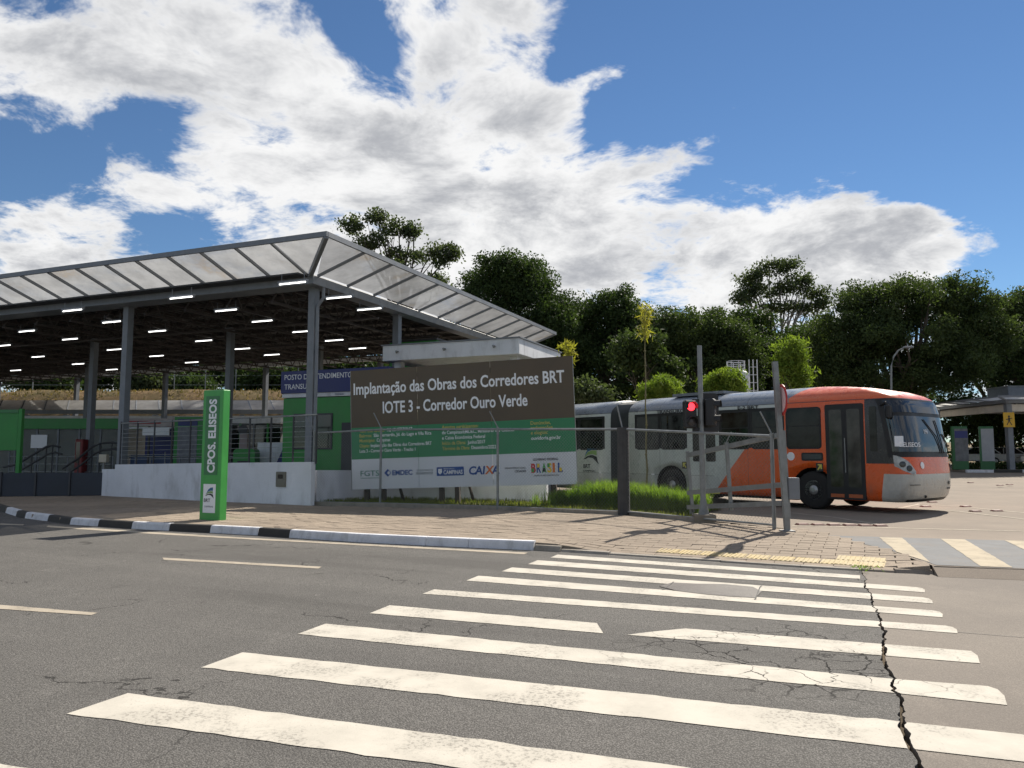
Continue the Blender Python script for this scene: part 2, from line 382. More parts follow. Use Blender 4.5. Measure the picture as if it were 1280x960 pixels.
# kerb line on the road surface (left to right), from the photograph's kerb foot
KPX = [(0, 639), (25, 647), (59, 651.5), (87, 655.6), (122, 658), (164, 661), (211, 663.5), (262, 666), (322, 669.3), (361, 672.2), (400, 675), (450, 678), (532, 682), (585, 684.5), (667, 688)]
KERB = [Vector((-34, 42, 0)), Vector((-22, 30.5, 0))] + [G(x, y) for x, y in KPX]
EDGE = [G(700, 690), G(760, 694), (G(900, 703)), G(1000, 709.5), G(1077, 714)]
FRONT = [G(1120, 716.5), G(1168, 718), G(1280, 722.5)]; FRONT.append(FRONT[-1] + Vector((14, -1.6, 0))); FRONT.append(FRONT[-1] + Vector((50, -6, 0)))
CPX = [(1077, 714), (1081, 728), (1088, 743), (1095, 764.5), (1105, 788), (1106, 808), (1111, 829), (1118, 849), (1127, 878), (1133, 904.5), (1138, 925), (1148, 951)]
cg = [G(x, y) for x, y in CPX]; cg += [Vector((1.75, 3.2, 0)), Vector((.9, 1.2, 0)), Vector((-1.2, -4, 0)), Vector((-5, -14, 0))]
rng = random.Random(3)
cy = np.arange(cg[0].y, -14, -.035); cxm = np.interp(-cy, [-p.y for p in cg], [p.x for p in cg])
wid = np.interp(-cy, [-9.8, -9.0, -7.6, -6.4, -5.6, -5.0, -4.3, -3.8, 2], [.014, .022, .022, .034, .04, .03, .04, .046, .035])
j1 = j2 = jc = 0; CL, CR = [], []
for i in range(len(cy)):
    jc = jc * .93 + rng.gauss(0, .008); j1 = j1 * .6 + rng.gauss(0, .0035) - (.02 * rng.random() if rng.random() < .05 else 0); j2 = j2 * .6 + rng.gauss(0, .0035) + (.02 * rng.random() if rng.random() < .05 else 0)
    CL.append(cxm[i] + jc - wid[i] * (.5 + .35 * math.sin(i * .21) * math.sin(i * .057)) + j1); CR.append(max(cxm[i] + jc + wid[i] * .4 + j2, CL[-1] + .008))
CL, CR = np.array(CL), np.array(CR)
crx = lambda y, side: float(np.interp(-y, -cy, CL if side < 0 else CR))
def road_sheet(name, outline, crack, m):
    o = sheet(name, outline, 0.0, m); mb = MB()
    for i in range(len(cy) - 1):
        mb.add([(crack[i], cy[i], 0), (crack[i + 1], cy[i + 1], 0), (crack[i + 1], cy[i + 1], -.12), (crack[i], cy[i], -.12)], [(0, 1, 2, 3)])
    bm = bmesh.new(); bm.from_mesh(o.data); t = mb.mesh('t', m, False); bm.from_mesh(t); bm.to_mesh(o.data); bm.free(); bpy.data.meshes.remove(t)
    return tag(o, kind='structure')
lpts = [(p.x, p.y) for p in KERB] + [(p.x, p.y) for p in EDGE[:-1]] + list(zip(CL, cy)) + [(-120, -14), (-120, 120)]
road = road_sheet('road', lpts, CL, m_asphalt)
rpts = [(p.x, p.y) for p in FRONT] + [(66, -14)] + list(zip(CR, cy))[::-1]
road_c = road_sheet('concrete_road', rpts, CR, m_concrete)
sheet('crack_fill', list(zip(CL - .01, cy)) + list(zip(CR + .01, cy))[::-1], -.05, m_soil, road)

# ------------------------------------------------------------------ zebra crossing: each bar is a part of the road it lies on
ZEB = [  # top-left, bottom-left, a point far along the top edge, along the bottom edge, right end (top, bottom)
    ((160, 867), (83, 893), (860, 960), (500, 950), None), ((303, 816), (251, 835), (1280, 919), (1280, 953), None),
    ((407, 780), (372, 793), (1120, 849.5), (1120, 867), ((1245, 859), (1259, 882))),
    ((487, 757), (462, 767), (746, 779.2), (754, 792), 'stop'),
    ((543, 737), (528, 742.5), (1100, 777), (1100, 784.5), ((1190, 783), (1197, 792))),
    ((598, 720), (583, 726), (1100, 758.5), (1100, 766), ((1174, 764), (1178, 772))),
    ((640, 709.5), (627, 714.5), (1100, 743), (1100, 750), ((1160, 747.5), (1166, 754.6))),
    ((672, 700.5), (660, 705.5), (1100, 731), (1100, 736.5), ((1152, 734.7), (1156, 740.8))),
    ((697, 693.5), (688, 697.2), (1075, 719.5), (1075, 724), 'stop')]
tipT, tipB = [], []
for z in ZEB:
    if isinstance(z[4], tuple): tipT.append(G(*z[4][0])); tipB.append(G(*z[4][1]))
tline = (tipT[0], tipT[2])
def isect(a, b, c, d):
    r, s = b - a, d - c; k = ((c.x - a.x) * s.y - (c.y - a.y) * s.x) / (r.x * s.y - r.y * s.x); return a + r * k
def line_crack(a, b, side):
    lo, hi = 0.0, 4.0
    f = lambda k: (a + (b - a) * k).x - crx((a + (b - a) * k).y, side)
    for _ in range(50):
        mid = (lo + hi) / 2
        if f(mid) < 0: lo = mid
        else: hi = mid
    return a + (b - a) * lo
def rough_edge(pts, amp=.006, step=.12):
    out = []; rr = random.Random(len(pts))
    for i, p in enumerate(pts):
        q = pts[(i + 1) % len(pts)]; n = max(1, int((Vector(q) - Vector(p)).length / step)) if (Vector(q) - Vector(p)).length > .5 else 1
        for k in range(n):
            t = k / n; out.append((p[0] + (q[0] - p[0]) * t + (rr.gauss(0, amp * .4) if k else 0), p[1] + (q[1] - p[1]) * t + (rr.gauss(0, amp) if k else 0)))
    return out
def open_edge(p, q, amp=.006, step=.12):
    p, q = Vector(p), Vector(q); n = max(1, int((q - p).length / step)); rr = random.Random(int(p.x * 1000)); out = [tuple(p)]
    for k in range(1, n): t = p.lerp(q, k / n); out.append((t.x + rr.gauss(0, amp * .4), t.y + rr.gauss(0, amp)))
    return out + [tuple(q)]
def crack_pts(y0, y1, side):
    ys = [y for y in cy if min(y0, y1) < y < max(y0, y1)]
    if y0 < y1: ys = ys[::-1]
    return [(crx(y, side), y) for y in ys]
zl = []
for tl, bl, tr, br, end in ZEB: zl.append([G(*tl), G(*bl), G(*tr), G(*br), end])
a, b = zl[0], zl[1]
off = Vector((a[0].x - b[0].x, a[0].y - b[0].y, 0))
zl.insert(0, [a[0] + off, a[1] + off, a[2] + off, a[3] + off, None])
for tl, bl, tr, br, end in zl:
    if end == 'stop':
        sheet('crossing_bar', rough_edge([tl[:2], tr[:2], br[:2], bl[:2]]), .004, m_paint, road); continue
    ct, cb = line_crack(tl, tr, -1), line_crack(bl, br, -1)
    sheet('crossing_bar', open_edge(tl[:2], ct[:2]) + crack_pts(ct.y, cb.y, -1) + open_edge(cb[:2], bl[:2]), .004, m_paint, road)
    ct, cb = line_crack(tl, tr, 1), line_crack(bl, br, 1)
    if end: et, eb = G(*end[0]), G(*end[1])
    else: et, eb = isect(tl, tr, *tline), isect(bl, br, tline[0] + Vector((.06, -.02, 0)), tline[1] + Vector((.06, -.02, 0)))
    mid = (et + eb) / 2 + Vector((.02, .0, 0))
    sheet('crossing_bar', [tuple(ct[:2]), tuple((et - (et - ct).normalized() * .05)[:2]), tuple((et * .85 + eb * .15)[:2]), tuple(mid[:2]), tuple(eb[:2])] + [tuple(cb[:2])] + crack_pts(cb.y, ct.y, 1), .004, m_paint, road_c)
# the repainted bar beyond the bare patch
d2t = [G(784, 794), G(857, 786), G(1219, 814.7), G(1225, 829.7)]
ct, cb = line_crack(d2t[1], d2t[2], -1), line_crack(d2t[0], d2t[3], -1)
sheet('crossing_bar', [d2t[0][:2], G(815, 790)[:2], d2t[1][:2], ct[:2]] + crack_pts(ct.y, cb.y, -1) + [cb[:2]], .004, m_paint, road)
ct, cb = line_crack(d2t[1], d2t[2], 1), line_crack(d2t[0], d2t[3], 1)
sheet('crossing_bar', [ct[:2], G(1214, 814.2)[:2], G(1222, 820)[:2], d2t[3][:2], cb[:2]] + crack_pts(cb.y, ct.y, 1), .004, m_paint, road_c)
# worn pothole patch
m_patch = ground_mat('worn_patch', (.20, .185, .165), (.11, .10, .095), (.28, .26, .235), agg=.5, rough=.55, cracks=False)
rr = random.Random(5)
pp = [G(x, y) for x, y in [(826, 733), (838, 728), (870, 729.5), (905, 731), (938, 734), (951, 740), (946, 748), (915, 746), (880, 743.5), (848, 740)]]
sheet('worn_patch', [(p.x + rr.gauss(0, .02), p.y + rr.gauss(0, .02)) for p in pp], .008, m_patch, road)
mb = MB()
for pts in ([(828, 737), (838, 731), (842, 727)], [(944, 749), (947, 741), (950, 734), (952, 732)]):
    q = [G(x, y, .009) for x, y in pts]
    for i in range(len(q) - 1):
        w = Vector((.012, .004, 0)); mb.add([q[i] - w, q[i] + w, q[i + 1] + w * .7, q[i + 1] - w * .7], [(0, 1, 2, 3)])
mb.build('crack', m_kb, road)
# lane dashes and the edge line
for px4 in ([(-60, 751.5), (122, 766.3), (114, 769.3), (-60, 757.5)], [(203, 697.3), (402, 708.6), (398, 711), (205, 700)]):
    sheet('lane_dash', rough_edge([G(*p)[:2] for p in px4], .004), .004, m_line, road)
sheet('edge_line', rough_edge([G(-60, 652)[:2], G(30, 655.5)[:2], G(29, 657)[:2], G(-60, 654)[:2]]), .004, m_line, road)
sheet('edge_line', rough_edge([G(60, 657.2)[:2], G(187, 665)[:2], G(300, 672)[:2], G(660, 691)[:2], G(655, 693)[:2], G(300, 673.8)[:2], G(185, 667.3)[:2], G(58, 659)[:2]]), .004, m_line, road)
# joint in the concrete road
mb = MB(); q0, q1 = G(1195, 790, .003), G(1330, 801, .003); mb.add([q0, q1, q1 + Vector((0, .012, 0)), q0 + Vector((0, .012, 0))], [(0, 1, 2, 3)]); mb.build('joint', m_kb, road_c)

# ------------------------------------------------------------------ kerb stones
kerb = empty('kerb', (0, 0, 0), kind='structure')
def kerb_stone(p, q, h, m, name='kerb_stone'):
    d = (q - p); d.z = 0; n = Vector((-d.y, d.x, 0)).normalized(); g = d.normalized() * .004; mb = MB()
    a0, a1 = p + g, q - g; prof = [(0, 0), (.025, h - .03), (.045, h - .006), (.07, h), (.15, h), (.15, 0)]
    vs = [a + n * x + Vector((0, 0, z)) for a in (a0, a1) for x, z in prof]; k = len(prof)
    mb.add(vs, [tuple(range(k)), tuple(range(k, 2 * k))] + [(i, i + 1, k + i + 1, k + i) for i in range(k - 1)])
    return mb.build(name, m, kerb)
def along(px):
    xs = [p[0] for p in KPX]; return Vector((float(np.interp(px, xs, [p.x for p in KERB[2:]])), float(np.interp(px, xs, [p.y for p in KERB[2:]])), 0))
bounds = [0, 7, 20, 31, 45, 59, 87, 122, 164, 211, 262, 322, 361, 447, 532, 585, 667]
cols = [m_kb, m_kw, m_kb, m_kw, m_kw, m_kb, m_kw, m_kb, m_kw, m_kb, m_kw, m_kb, m_kw, m_kw, m_kw, m_kw]
for i, m in enumerate(cols): kerb_stone(along(bounds[i]), along(bounds[i + 1]), .15, m)
kerb_stone(KERB[1], KERB[2], .15, m_kb); kerb_stone(KERB[0], KERB[1], .15, m_kw)
prev = KERB[-1]
for i, (p, h) in enumerate(zip(EDGE, (.09, .045, .03, .025, .025))): kerb_stone(prev, p, h, m_kplain); prev = p
kerb_stone(prev, FRONT[0], .028, m_yard); kerb_stone(FRONT[0], FRONT[1], .05, m_yard)
for a_, b_ in ((FRONT[1], FRONT[2]), (FRONT[2], FRONT[3])):
    d_ = (b_ - a_).normalized(); n_ = Vector((d_.y, -d_.x, 0)); up_ = Vector((0, 0, .104)); mb = MB()
    mb.add([a_ + n_ * .22 + Vector((0, 0, .002)), b_ + n_ * .22 + Vector((0, 0, .002)), b_ - n_ * .12 + up_, a_ - n_ * .12 + up_, b_ - n_ * .12, a_ - n_ * .12], [(0, 1, 2, 3), (0, 3, 5), (1, 4, 2), (3, 2, 4, 5)]); mb.build('ramp', m_yard, kerb)

# ------------------------------------------------------------------ pavement of laid blocks
road_edge = KERB + EDGE + FRONT[:2]
PZ = .12
rear = [G(1120, 691, .1), G(1075, 680, .1), G(1040, 670.5, .1), G(1000, 661.5, .1), G(985, 661, PZ), G(880, 652, PZ), G(780, 644, PZ), G(620, 637, PZ), G(475, 633.5, PZ), G(388, 632, PZ), G(126, 617, PZ), G(0, 620.5, PZ), Vector((-20.5, 31.5, PZ)), Vector((-31, 46, PZ))]
def inset(p, q):  # foot of the pavement behind the kerb stones
    d = (q - p).normalized(); return Vector((-d.y, d.x, 0)) * .14
front = [p + inset(road_edge[max(i - 1, 0)], road_edge[min(i + 1, len(road_edge) - 1)]) for i, p in enumerate(road_edge)]
PAV = [(p.x, p.y) for p in front] + [(p.x, p.y) for p in rear]
def inside(x, y, poly):
    c = False; j = len(poly) - 1
    for i in range(len(poly)):
        if (poly[i][1] > y) != (poly[j][1] > y) and x < (poly[j][0] - poly[i][0]) * (y - poly[i][1]) / (poly[j][1] - poly[i][1]) + poly[i][0]: c = not c
        j = i
    return c
e0, e1 = KERB[-1], EDGE[-1]; ed = (e1 - e0).normalized(); en = Vector((-ed.y, ed.x, 0))
def pz(x, y):
    v = Vector((x, y, 0)) - e0; t = v.dot(ed); d = max(v.dot(en), 0)
    k = min(max((t - .1) / 1.2, 0), 1) * (1 - min(max((t - 5.2) / .7, 0), 1)) * (1 - min(d / 1.7, 1)); k = k * k * (3 - 2 * k)
    return PZ - .095 * k - .015 * min(max((t - 5.2) / .7, 0), 1)
pave = tag(sheet('pavement', PAV, .006, m_sand), kind='structure')
KD = (along(532) - along(211)).normalized(); KN = Vector((-KD.y, KD.x, 0)); B = .40
org = along(667); cells = []
for i in range(-75, 24):
    for j in range(-14, 60):
        c = org + KD * ((i + .5 * (j % 2)) * B) + KN * (j * B * .5)
        if inside(c.x, c.y, PAV): cells.append((c, 1))
        else:
            for sx in (-1, 1):
                h = c + KD * (sx * B * .25)
                if inside(h.x, h.y, PAV): cells.append((h, .45)); break
def block_mesh(s):
    x, y, b = B * .5 * s - .004, B * .25 - .004, .005; mb = MB()
    vs = [(sx * x, sy * y, -.11) for sx, sy in ((-1, -1), (1, -1), (1, 1), (-1, 1))] + [(sx * x, sy * y, -b) for sx, sy in ((-1, -1), (1, -1), (1, 1), (-1, 1))] + [(sx * (x - b), sy * (y - b), 0) for sx, sy in ((-1, -1), (1, -1), (1, 1), (-1, 1))]
    mb.add(vs, [(8, 9, 10, 11)] + [(k, (k + 1) % 4, 4 + (k + 1) % 4, 4 + k) for k in range(4)] + [(4 + k, 4 + (k + 1) % 4, 8 + (k + 1) % 4, 8 + k) for k in range(4)]); return mb
bm_ = {s: block_mesh(s) for s in (1, .8, .45)}; bmesh_ = {s: bm_[s].mesh('paver', m_paver) for s in bm_}
vis = [c for c in cells if abs((c[0].x / max(c[0].y, .1))) < .70]
vis.sort(key=lambda c: c[0].y); near = vis[:300]; nearset = set(id(c) for c in near)
rest = MB(); ang = math.atan2(KD.y, KD.x); rp = random.Random(11)
for c in cells:
    p = c[0]; z = pz(p.x, p.y) + rp.gauss(0, .0022); rot = Euler((rp.gauss(0, .006), rp.gauss(0, .006), ang + rp.gauss(0, .004)))
    # follow the fall of the dropped kerb
    gx, gy = (pz(p.x + .1, p.y) - pz(p.x - .1, p.y)) / .2, (pz(p.x, p.y + .1) - pz(p.x, p.y - .1)) / .2
    q = Vector((0, 0, 1)).rotation_difference(Vector((-gx, -gy, 1)).normalized()).to_matrix() @ rot.to_matrix()
    if id(c) in nearset: link('paver', bmesh_[c[1]], pave, (p.x, p.y, z), q.to_euler())
    else: rest.add([q @ Vector(v) + Vector((p.x, p.y, z)) for v in bm_[c[1]].v], bm_[c[1]].f)
tag(rest.build('paver_field', m_paver, pave, fix=False), kind='stuff')
# yellow tactile strip
m_yel = mat('tactile_yellow', (.40, .31, .15), .8, var=.18, scale=4, dirt=.5, world_co=True)
def tactile(c, a, n):
    mb = MB(); S = .165
    mb.box((-S + .002, -S + .002, -.02), (S - .002, S - .002, .004))
    for k in range(n): x = -S + .33 * (k + .5) / n; mb.box((x - .014, -S + .02, .004), (x + .014, S - .02, .011))
    return mb
tm = tactile(0, 0, 5).mesh('tactile_tile', m_yel); p0, p1 = G(822, 687, .06), G(1058, 703, .05); L = (p1 - p0).length; n = int(L / .33); ta = math.atan2(p1.y - p0.y, p1.x - p0.x)
def lay(p, up):
    gx, gy = (pz(p.x + .1, p.y) - pz(p.x - .1, p.y)) / .2, (pz(p.x, p.y + .1) - pz(p.x, p.y - .1)) / .2
    q = Vector((0, 0, 1)).rotation_difference(Vector((-gx, -gy, 1)).normalized()).to_matrix() @ Euler((0, 0, ta)).to_matrix()
    link('tactile_tile', tm, pave, (p.x, p.y, pz(p.x, p.y) + up), q.to_euler())
for k in range(n): lay(p0 + (p1 - p0) * ((k + .5) / n), .001)
for i in range(2):
    for j in range(2):
        p = p0 + (p1 - p0).normalized() * (n * .33 + .17 + .33 * i) + Vector((-math.sin(ta), math.cos(ta), 0)) * (.33 - .33 * j); lay(p, .003)

# ------------------------------------------------------------------ bus yard
YZ = .10
yl = [G(1168, 707.5, YZ), G(1280, 711.5, YZ)]; yl.append(yl[-1] + Vector((14, -1.5, 0))); yl.append(yl[-1] + Vector((52, -6, 0)))
lft = [G(1120, 691.5, YZ), G(1075, 680.5, YZ), G(1040, 671, YZ), G(1000, 662, YZ), G(985, 661, YZ), G(880, 650, YZ)]
ypoly = [(p.x, p.y) for p in yl] + [(75, 32), (-7, 32), (-4.5, 26)] + [(p.x, p.y) for p in lft[::-1]]
yard = tag(sheet('bus_yard', ypoly, YZ, m_yard), kind='structure')
mb = MB(); mb.add([(-70, 32, YZ), (90, 32, YZ), (90, 90, 1.05), (-70, 90, 1.05)], [(0, 1, 2, 3)]); tag(mb.build('far_yard', m_yard), kind='structure')
zy = lambda y: YZ + max(0, (y - 32)) * .95 / 58
# blue-grey crossing field with cream bars, lines, studs
bl = [G(1034, 669.5, YZ), G(1300, 677, YZ), G(1500, 682, YZ), G(1500, 712, YZ), G(1280, 711, YZ), G(1170, 706.5, YZ), G(1122, 690.5, YZ), G(1077, 679.5, YZ)]
sheet('crossing_field', [p[:2] for p in bl], YZ + .004, m_blue, yard)
for q in ([(1099, 672), (1127.5, 672.6), (1163, 703.5), (1121, 690.5)], [(1176, 674), (1206, 674.8), (1266, 710), (1226, 708.5)], [(1256, 676), (1287, 676.8), (1370, 711), (1331, 711)]):
    sheet('crossing_bar', rough_edge([G(*p, YZ)[:2] for p in q]), YZ + .008, m_paint_yard, yard)
def yline(pts, w, z=.004):
    mb = MB(); q = [G(x, y, YZ + z) for x, y in pts]
    for i in range(len(q) - 1):
        d = (q[i + 1] - q[i]).normalized(); n_ = Vector((-d.y, d.x, 0)) * w / 2; mb.add([q[i] - n_, q[i + 1] - n_, q[i + 1] + n_, q[i] + n_], [(0, 1, 2, 3)])
    mb.build('yard_line', m_line, yard, fix=False)
yline([(990, 657), (1100, 659.5), (1400, 667)], .13); yline([(990, 641), (1040, 646), (1095, 655)], .11)
yline([(1120, 628), (1200, 633), (1290, 642)], .13); yline([(1120, 634), (1200, 639.5), (1290, 650)], .13, .006); yline([(1100, 640), (1150, 630)], .13)
m_stud = mat('stud_red', (.16, .055, .035), .6, dirt=.4, scale=20); mb = MB()
mb.add([(-.13, -.1, 0), (.13, -.1, 0), (.13, .1, 0), (-.13, .1, 0), (-.10, -.06, .035), (.10, -.06, .035), (.10, .06, .035), (-.10, .06, .035)], [(4, 5, 6, 7), (0, 1, 5, 4), (1, 2, 6, 5), (2, 3, 7, 6), (3, 0, 4, 7)])
sm = mb.mesh('road_stud', m_stud)
for (x, y) in [(1003, 656), (1022.5, 656.3), (1042, 656.6), (1062, 657), (1081, 657.3), (1100, 657.5), (1165, 628), (1157, 633.5), (1207, 633.5), (1219, 639.5), (1246, 639), (1213, 603.5), (1250, 607), (1262, 606)]:
    s = link('road_stud', sm, yard, G(x, y, YZ + .004 if y > 610 else .2), (0, 0, .1))
# ------------------------------------------------------------------ shared object materials
m_steel = mat('grey_painted_steel', (.17, .185, .205), .5, var=.12, dirt=.25, scale=3)
m_galv = mat('galvanised_steel', (.215, .225, .225), .45, metal=.3, var=.18, scale=6, dirt=.3)
m_dsteel = mat('dark_steel', (.035, .036, .04), .5, var=.2, scale=4)
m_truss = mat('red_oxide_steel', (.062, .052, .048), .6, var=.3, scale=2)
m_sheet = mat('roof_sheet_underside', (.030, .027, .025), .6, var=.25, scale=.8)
m_white = mat('white_paint', (.66, .67, .69), .6, var=.08, dirt=.45, scale=1.2, bump=.15, bscale=30)
m_wallw = mat('white_masonry', (.66, .67, .70), .8, var=.10, dirt=.55, scale=.7, bump=.3, bscale=25)
m_green = mat('kiosk_green', (.030, .22, .040), .45, var=.12, scale=1.5, dirt=.15)
m_tgreen = mat('totem_green', (.055, .32, .065), .38, var=.10, scale=2, dirt=.12)
m_tgreen2 = mat('totem_face_green', (.035, .17, .055), .4, var=.08, scale=2)
m_navy = mat('sign_navy', (.012, .02, .13), .4, var=.1)
m_ltxt = mat('sign_white', (.78, .79, .80), .5, var=.04)
m_gls = glass_dark('dark_glass')
m_floor = mat('platform_floor', (.30, .27, .24), .7, var=.15, scale=1, dirt=.3)
def panel_mat(name, col, transl=.6, thin=.12, stain=True):
    m = bpy.data.materials.new(name); m.use_nodes = True; T = NT(m.node_tree); T.n.clear()
    co = T.n.new('ShaderNodeNewGeometry').outputs['Position']
    c = T.mix(T.mr(T.noise(co, 1.1, 6, .65), .35, .7), col, tuple(x * .72 for x in col))
    if stain:
        s = T.math('MULTIPLY', T.mr(T.noise(co, .55, 5, .6), .57, .70), T.mr(T.noise(co, 4, 5, .7), .35, .6))
        c = T.mix(T.math('MULTIPLY', s, .55), c, (.40, .32, .22))
    d = T.n.new('ShaderNodeBsdfPrincipled'); T.l.new(c, d.inputs['Base Color']); d.inputs['Roughness'].default_value = .3
    t = T.n.new('ShaderNodeBsdfTranslucent'); T.l.new(c, t.inputs[0])
    mx = T.n.new('ShaderNodeMixShader'); mx.inputs[0].default_value = transl; T.l.new(d.outputs[0], mx.inputs[1]); T.l.new(t.outputs[0], mx.inputs[2])
    tr = T.n.new('ShaderNodeBsdfTransparent'); m2 = T.n.new('ShaderNodeMixShader'); m2.inputs[0].default_value = thin
    T.l.new(mx.outputs[0], m2.inputs[1]); T.l.new(tr.outputs[0], m2.inputs[2])
    o = T.n.new('ShaderNodeOutputMaterial'); T.l.new(m2.outputs[0], o.inputs[0]); return m
m_poly = panel_mat('translucent_sheet', (.44, .445, .45), .60, .34)
m_tube = mat('lit_tube', (1, .98, .94), .5, emit=1.4, var=0, fvar=0)

# ------------------------------------------------------------------ bus terminal hall (local x: along the street to the right, y: away from it)
TC = Vector((-6.37, 24.07, 0)); TA = R(-22.5); FL = .42
def TL(x, y, z=0): return TC + Vector((x * math.cos(TA) - y * math.sin(TA), x * math.sin(TA) + y * math.cos(TA), z))
def TW(p):  # world to terminal-local
    v = Vector(p) - TC; c, s = math.cos(-TA), math.sin(-TA); return Vector((v.x * c - v.y * s, v.x * s + v.y * c, v.z))
TX0, TY1 = -47.0, 17.8; EAVE = 6.93
w0, w1, w2 = G(388, 632, PZ), G(250, 626, PZ), G(126, 619.5, PZ); s0 = G(142, 620.5, PZ); sfe = G(-90, 622, PZ)
tf = MB().prism([(p[0], p[1]) for p in (w0 + Vector((-.1, .4, 0)), TL(.2, .3), TL(.2, TY1), TL(TX0, TY1), sfe + Vector((-3, 6, 0)), sfe + Vector((0, .35, 0)), w2 + Vector((.0, .35, 0)), s0 + Vector((.1, .35, 0)))], .02, FL).build('terminal_platform', m_floor); tag(tf, kind='structure')
hall = empty('bus_terminal_hall', TC, TA, 'open steel bus terminal hall with tube lights and a translucent upturned eave', 'terminal')
col = MB(); col.box((-.125, -.125, FL), (.125, .125, EAVE)); col.box((-.24, -.24, FL), (.24, .24, FL + .03)); col.box((-.2, -.2, EAVE - .02), (.2, .2, EAVE))
cm = col.mesh('column', m_steel)
for x in (-.22, -8.4, -16.5, -24.6, -32.7, -40.8):
    for y in (.42, 5.6, 11.8, 17.4):
        if y in (.42, 5.6, 17.4) or x in (-8.4, -24.6, -40.8): link('column', cm, hall, (x, y, 0))
# gutters round the eave
MB().box((TX0, -.22, EAVE), (.22, .56, EAVE + .26)).box((-.30, .56, EAVE), (.22, TY1, EAVE + .26)).build('eave_beam', m_steel, hall)
MB().box((TX0, TY1, EAVE), (.22, TY1 + .2, EAVE + .3)).build('rear_beam', m_white, hall)
# roof sheet with trapezoid ribs
mb = MB(); x = TX0
while x < -.05:
    mb.add([(x, .02, EAVE + .34), (x, TY1, EAVE + .34), (x + .18, TY1, EAVE + .34), (x + .18, .02, EAVE + .34), (x + .22, .02, EAVE + .38), (x + .22, TY1, EAVE + .38), (x + .33, TY1, EAVE + .38), (x + .33, .02, EAVE + .38), (x + .37, .02, EAVE + .34), (x + .37, TY1, EAVE + .34)],
           [(0, 1, 2, 3), (3, 2, 5, 4), (4, 5, 6, 7), (7, 6, 9, 8)]); x += .37
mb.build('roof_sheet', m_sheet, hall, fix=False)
# trusses across, purlins along
def truss(x):
    mb = MB(); zt, zb = EAVE + .26, EAVE - .32
    mb.beam((x, .05, zt), (x, TY1 - .05, zt), .08, .08); mb.beam((x, .4, zb), (x, TY1 - .4, zb), .08, .07); n = 22
    for k in range(n):
        y0 = .4 + (TY1 - .8) * k / n; y1 = .4 + (TY1 - .8) * (k + 1) / n; ym = (y0 + y1) / 2
        mb.beam((x, y0, zb), (x, ym, zt), .035, .035); mb.beam((x, ym, zt), (x, y1, zb), .035, .035)
    return mb
x = -1.9
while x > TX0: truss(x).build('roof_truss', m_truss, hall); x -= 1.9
for y in np.arange(.9, TY1, 1.45):
    MB().box((TX0, y - .03, EAVE + .20), (-.03, y + .03, EAVE + .335)).build('purlin', m_truss, hall)
for y in (4.0, 8.7, 13.4):
    mb = MB(); x = TX0
    mb.box((TX0, y - .04, EAVE - .42), (-.05, y + .04, EAVE - .36))
    while x < -1.2: mb.beam((x, y, EAVE - .40), (x + .55, y, EAVE + .2), .035, .035); mb.beam((x + .55, y, EAVE + .2), (x + 1.1, y, EAVE - .40), .035, .035); x += 1.1
    mb.build('lattice_girder', m_truss, hall)
# upturned translucent eave: front strip and right strip, panels between ribs
OV, RISE = 1.98, .60; zi, zo = EAVE + .32, EAVE + .32 + RISE
def canopy_panel(p):
    p = [Vector(q) for q in p]; c = sum(p, Vector()) / len(p); p = [q + (c - q).normalized() * .022 for q in p]; up = Vector((0, 0, .012)); n = len(p); mb = MB()
    mb.add(p + [q + up for q in p], [tuple(range(n)), tuple(reversed(range(n, 2 * n)))] + [(i, n + i, n + (i + 1) % n, (i + 1) % n) for i in range(n)]); mb.build('canopy_panel', m_poly, hall)
def canopy_rib(p, q): MB().beam(Vector(p) - Vector((0, 0, .045)), Vector(q) - Vector((0, 0, .045)), .05, .09).build('canopy_rib', m_steel, hall)
PF = 1.36; nf = 34
for k in range(nf):
    x1, x0 = -PF * k, -PF * (k + 1); canopy_panel([(x0, -.22, zi), (x1, -.22, zi), (x1, -OV, zo), (x0, -OV, zo)]); canopy_rib((x1, -.22, zi), (x1, -OV, zo))
canopy_panel([(.02, -.22, zi), (OV, -OV, zo), (.02, -OV, zo)]); canopy_panel([(.22, -.02, zi), (OV, -.02, zo), (OV, -OV, zo)])
PR = TY1 / 11
for k in range(11):
    y0, y1 = PR * k, PR * (k + 1); canopy_panel([(.22, y0, zi), (.22, y1, zi), (OV, y1, zo), (OV, y0, zo)]); canopy_rib((.22, y0, zi), (OV, y0, zo))
canopy_rib((.22, TY1, zi), (OV, TY1, zo))
MB().box((TX0, -.70, zi - .10), (.0, -.22, zi - .05)).build('gutter', m_dsteel, hall)
MB().beam((0, -.1, zi - .06), (OV, -OV, zo - .06), .12, .16).build('hip_rib', m_steel, hall)
MB().beam((TX0, -OV, zo), (OV + .03, -OV, zo), .07, .15).build('canopy_edge', m_steel, hall)
MB().beam((OV, -OV + .04, zo), (OV, TY1 + .06, zo), .07, .15).build('canopy_edge', m_steel, hall)
# rain pipe on the corner column
MB().tube([(.16, .40, EAVE), (.16, .40, EAVE - .35), (-.02, .36, EAVE - .62), (-.02, .36, FL + .7)], .055, 8).build('rain_pipe', m_steel, hall)
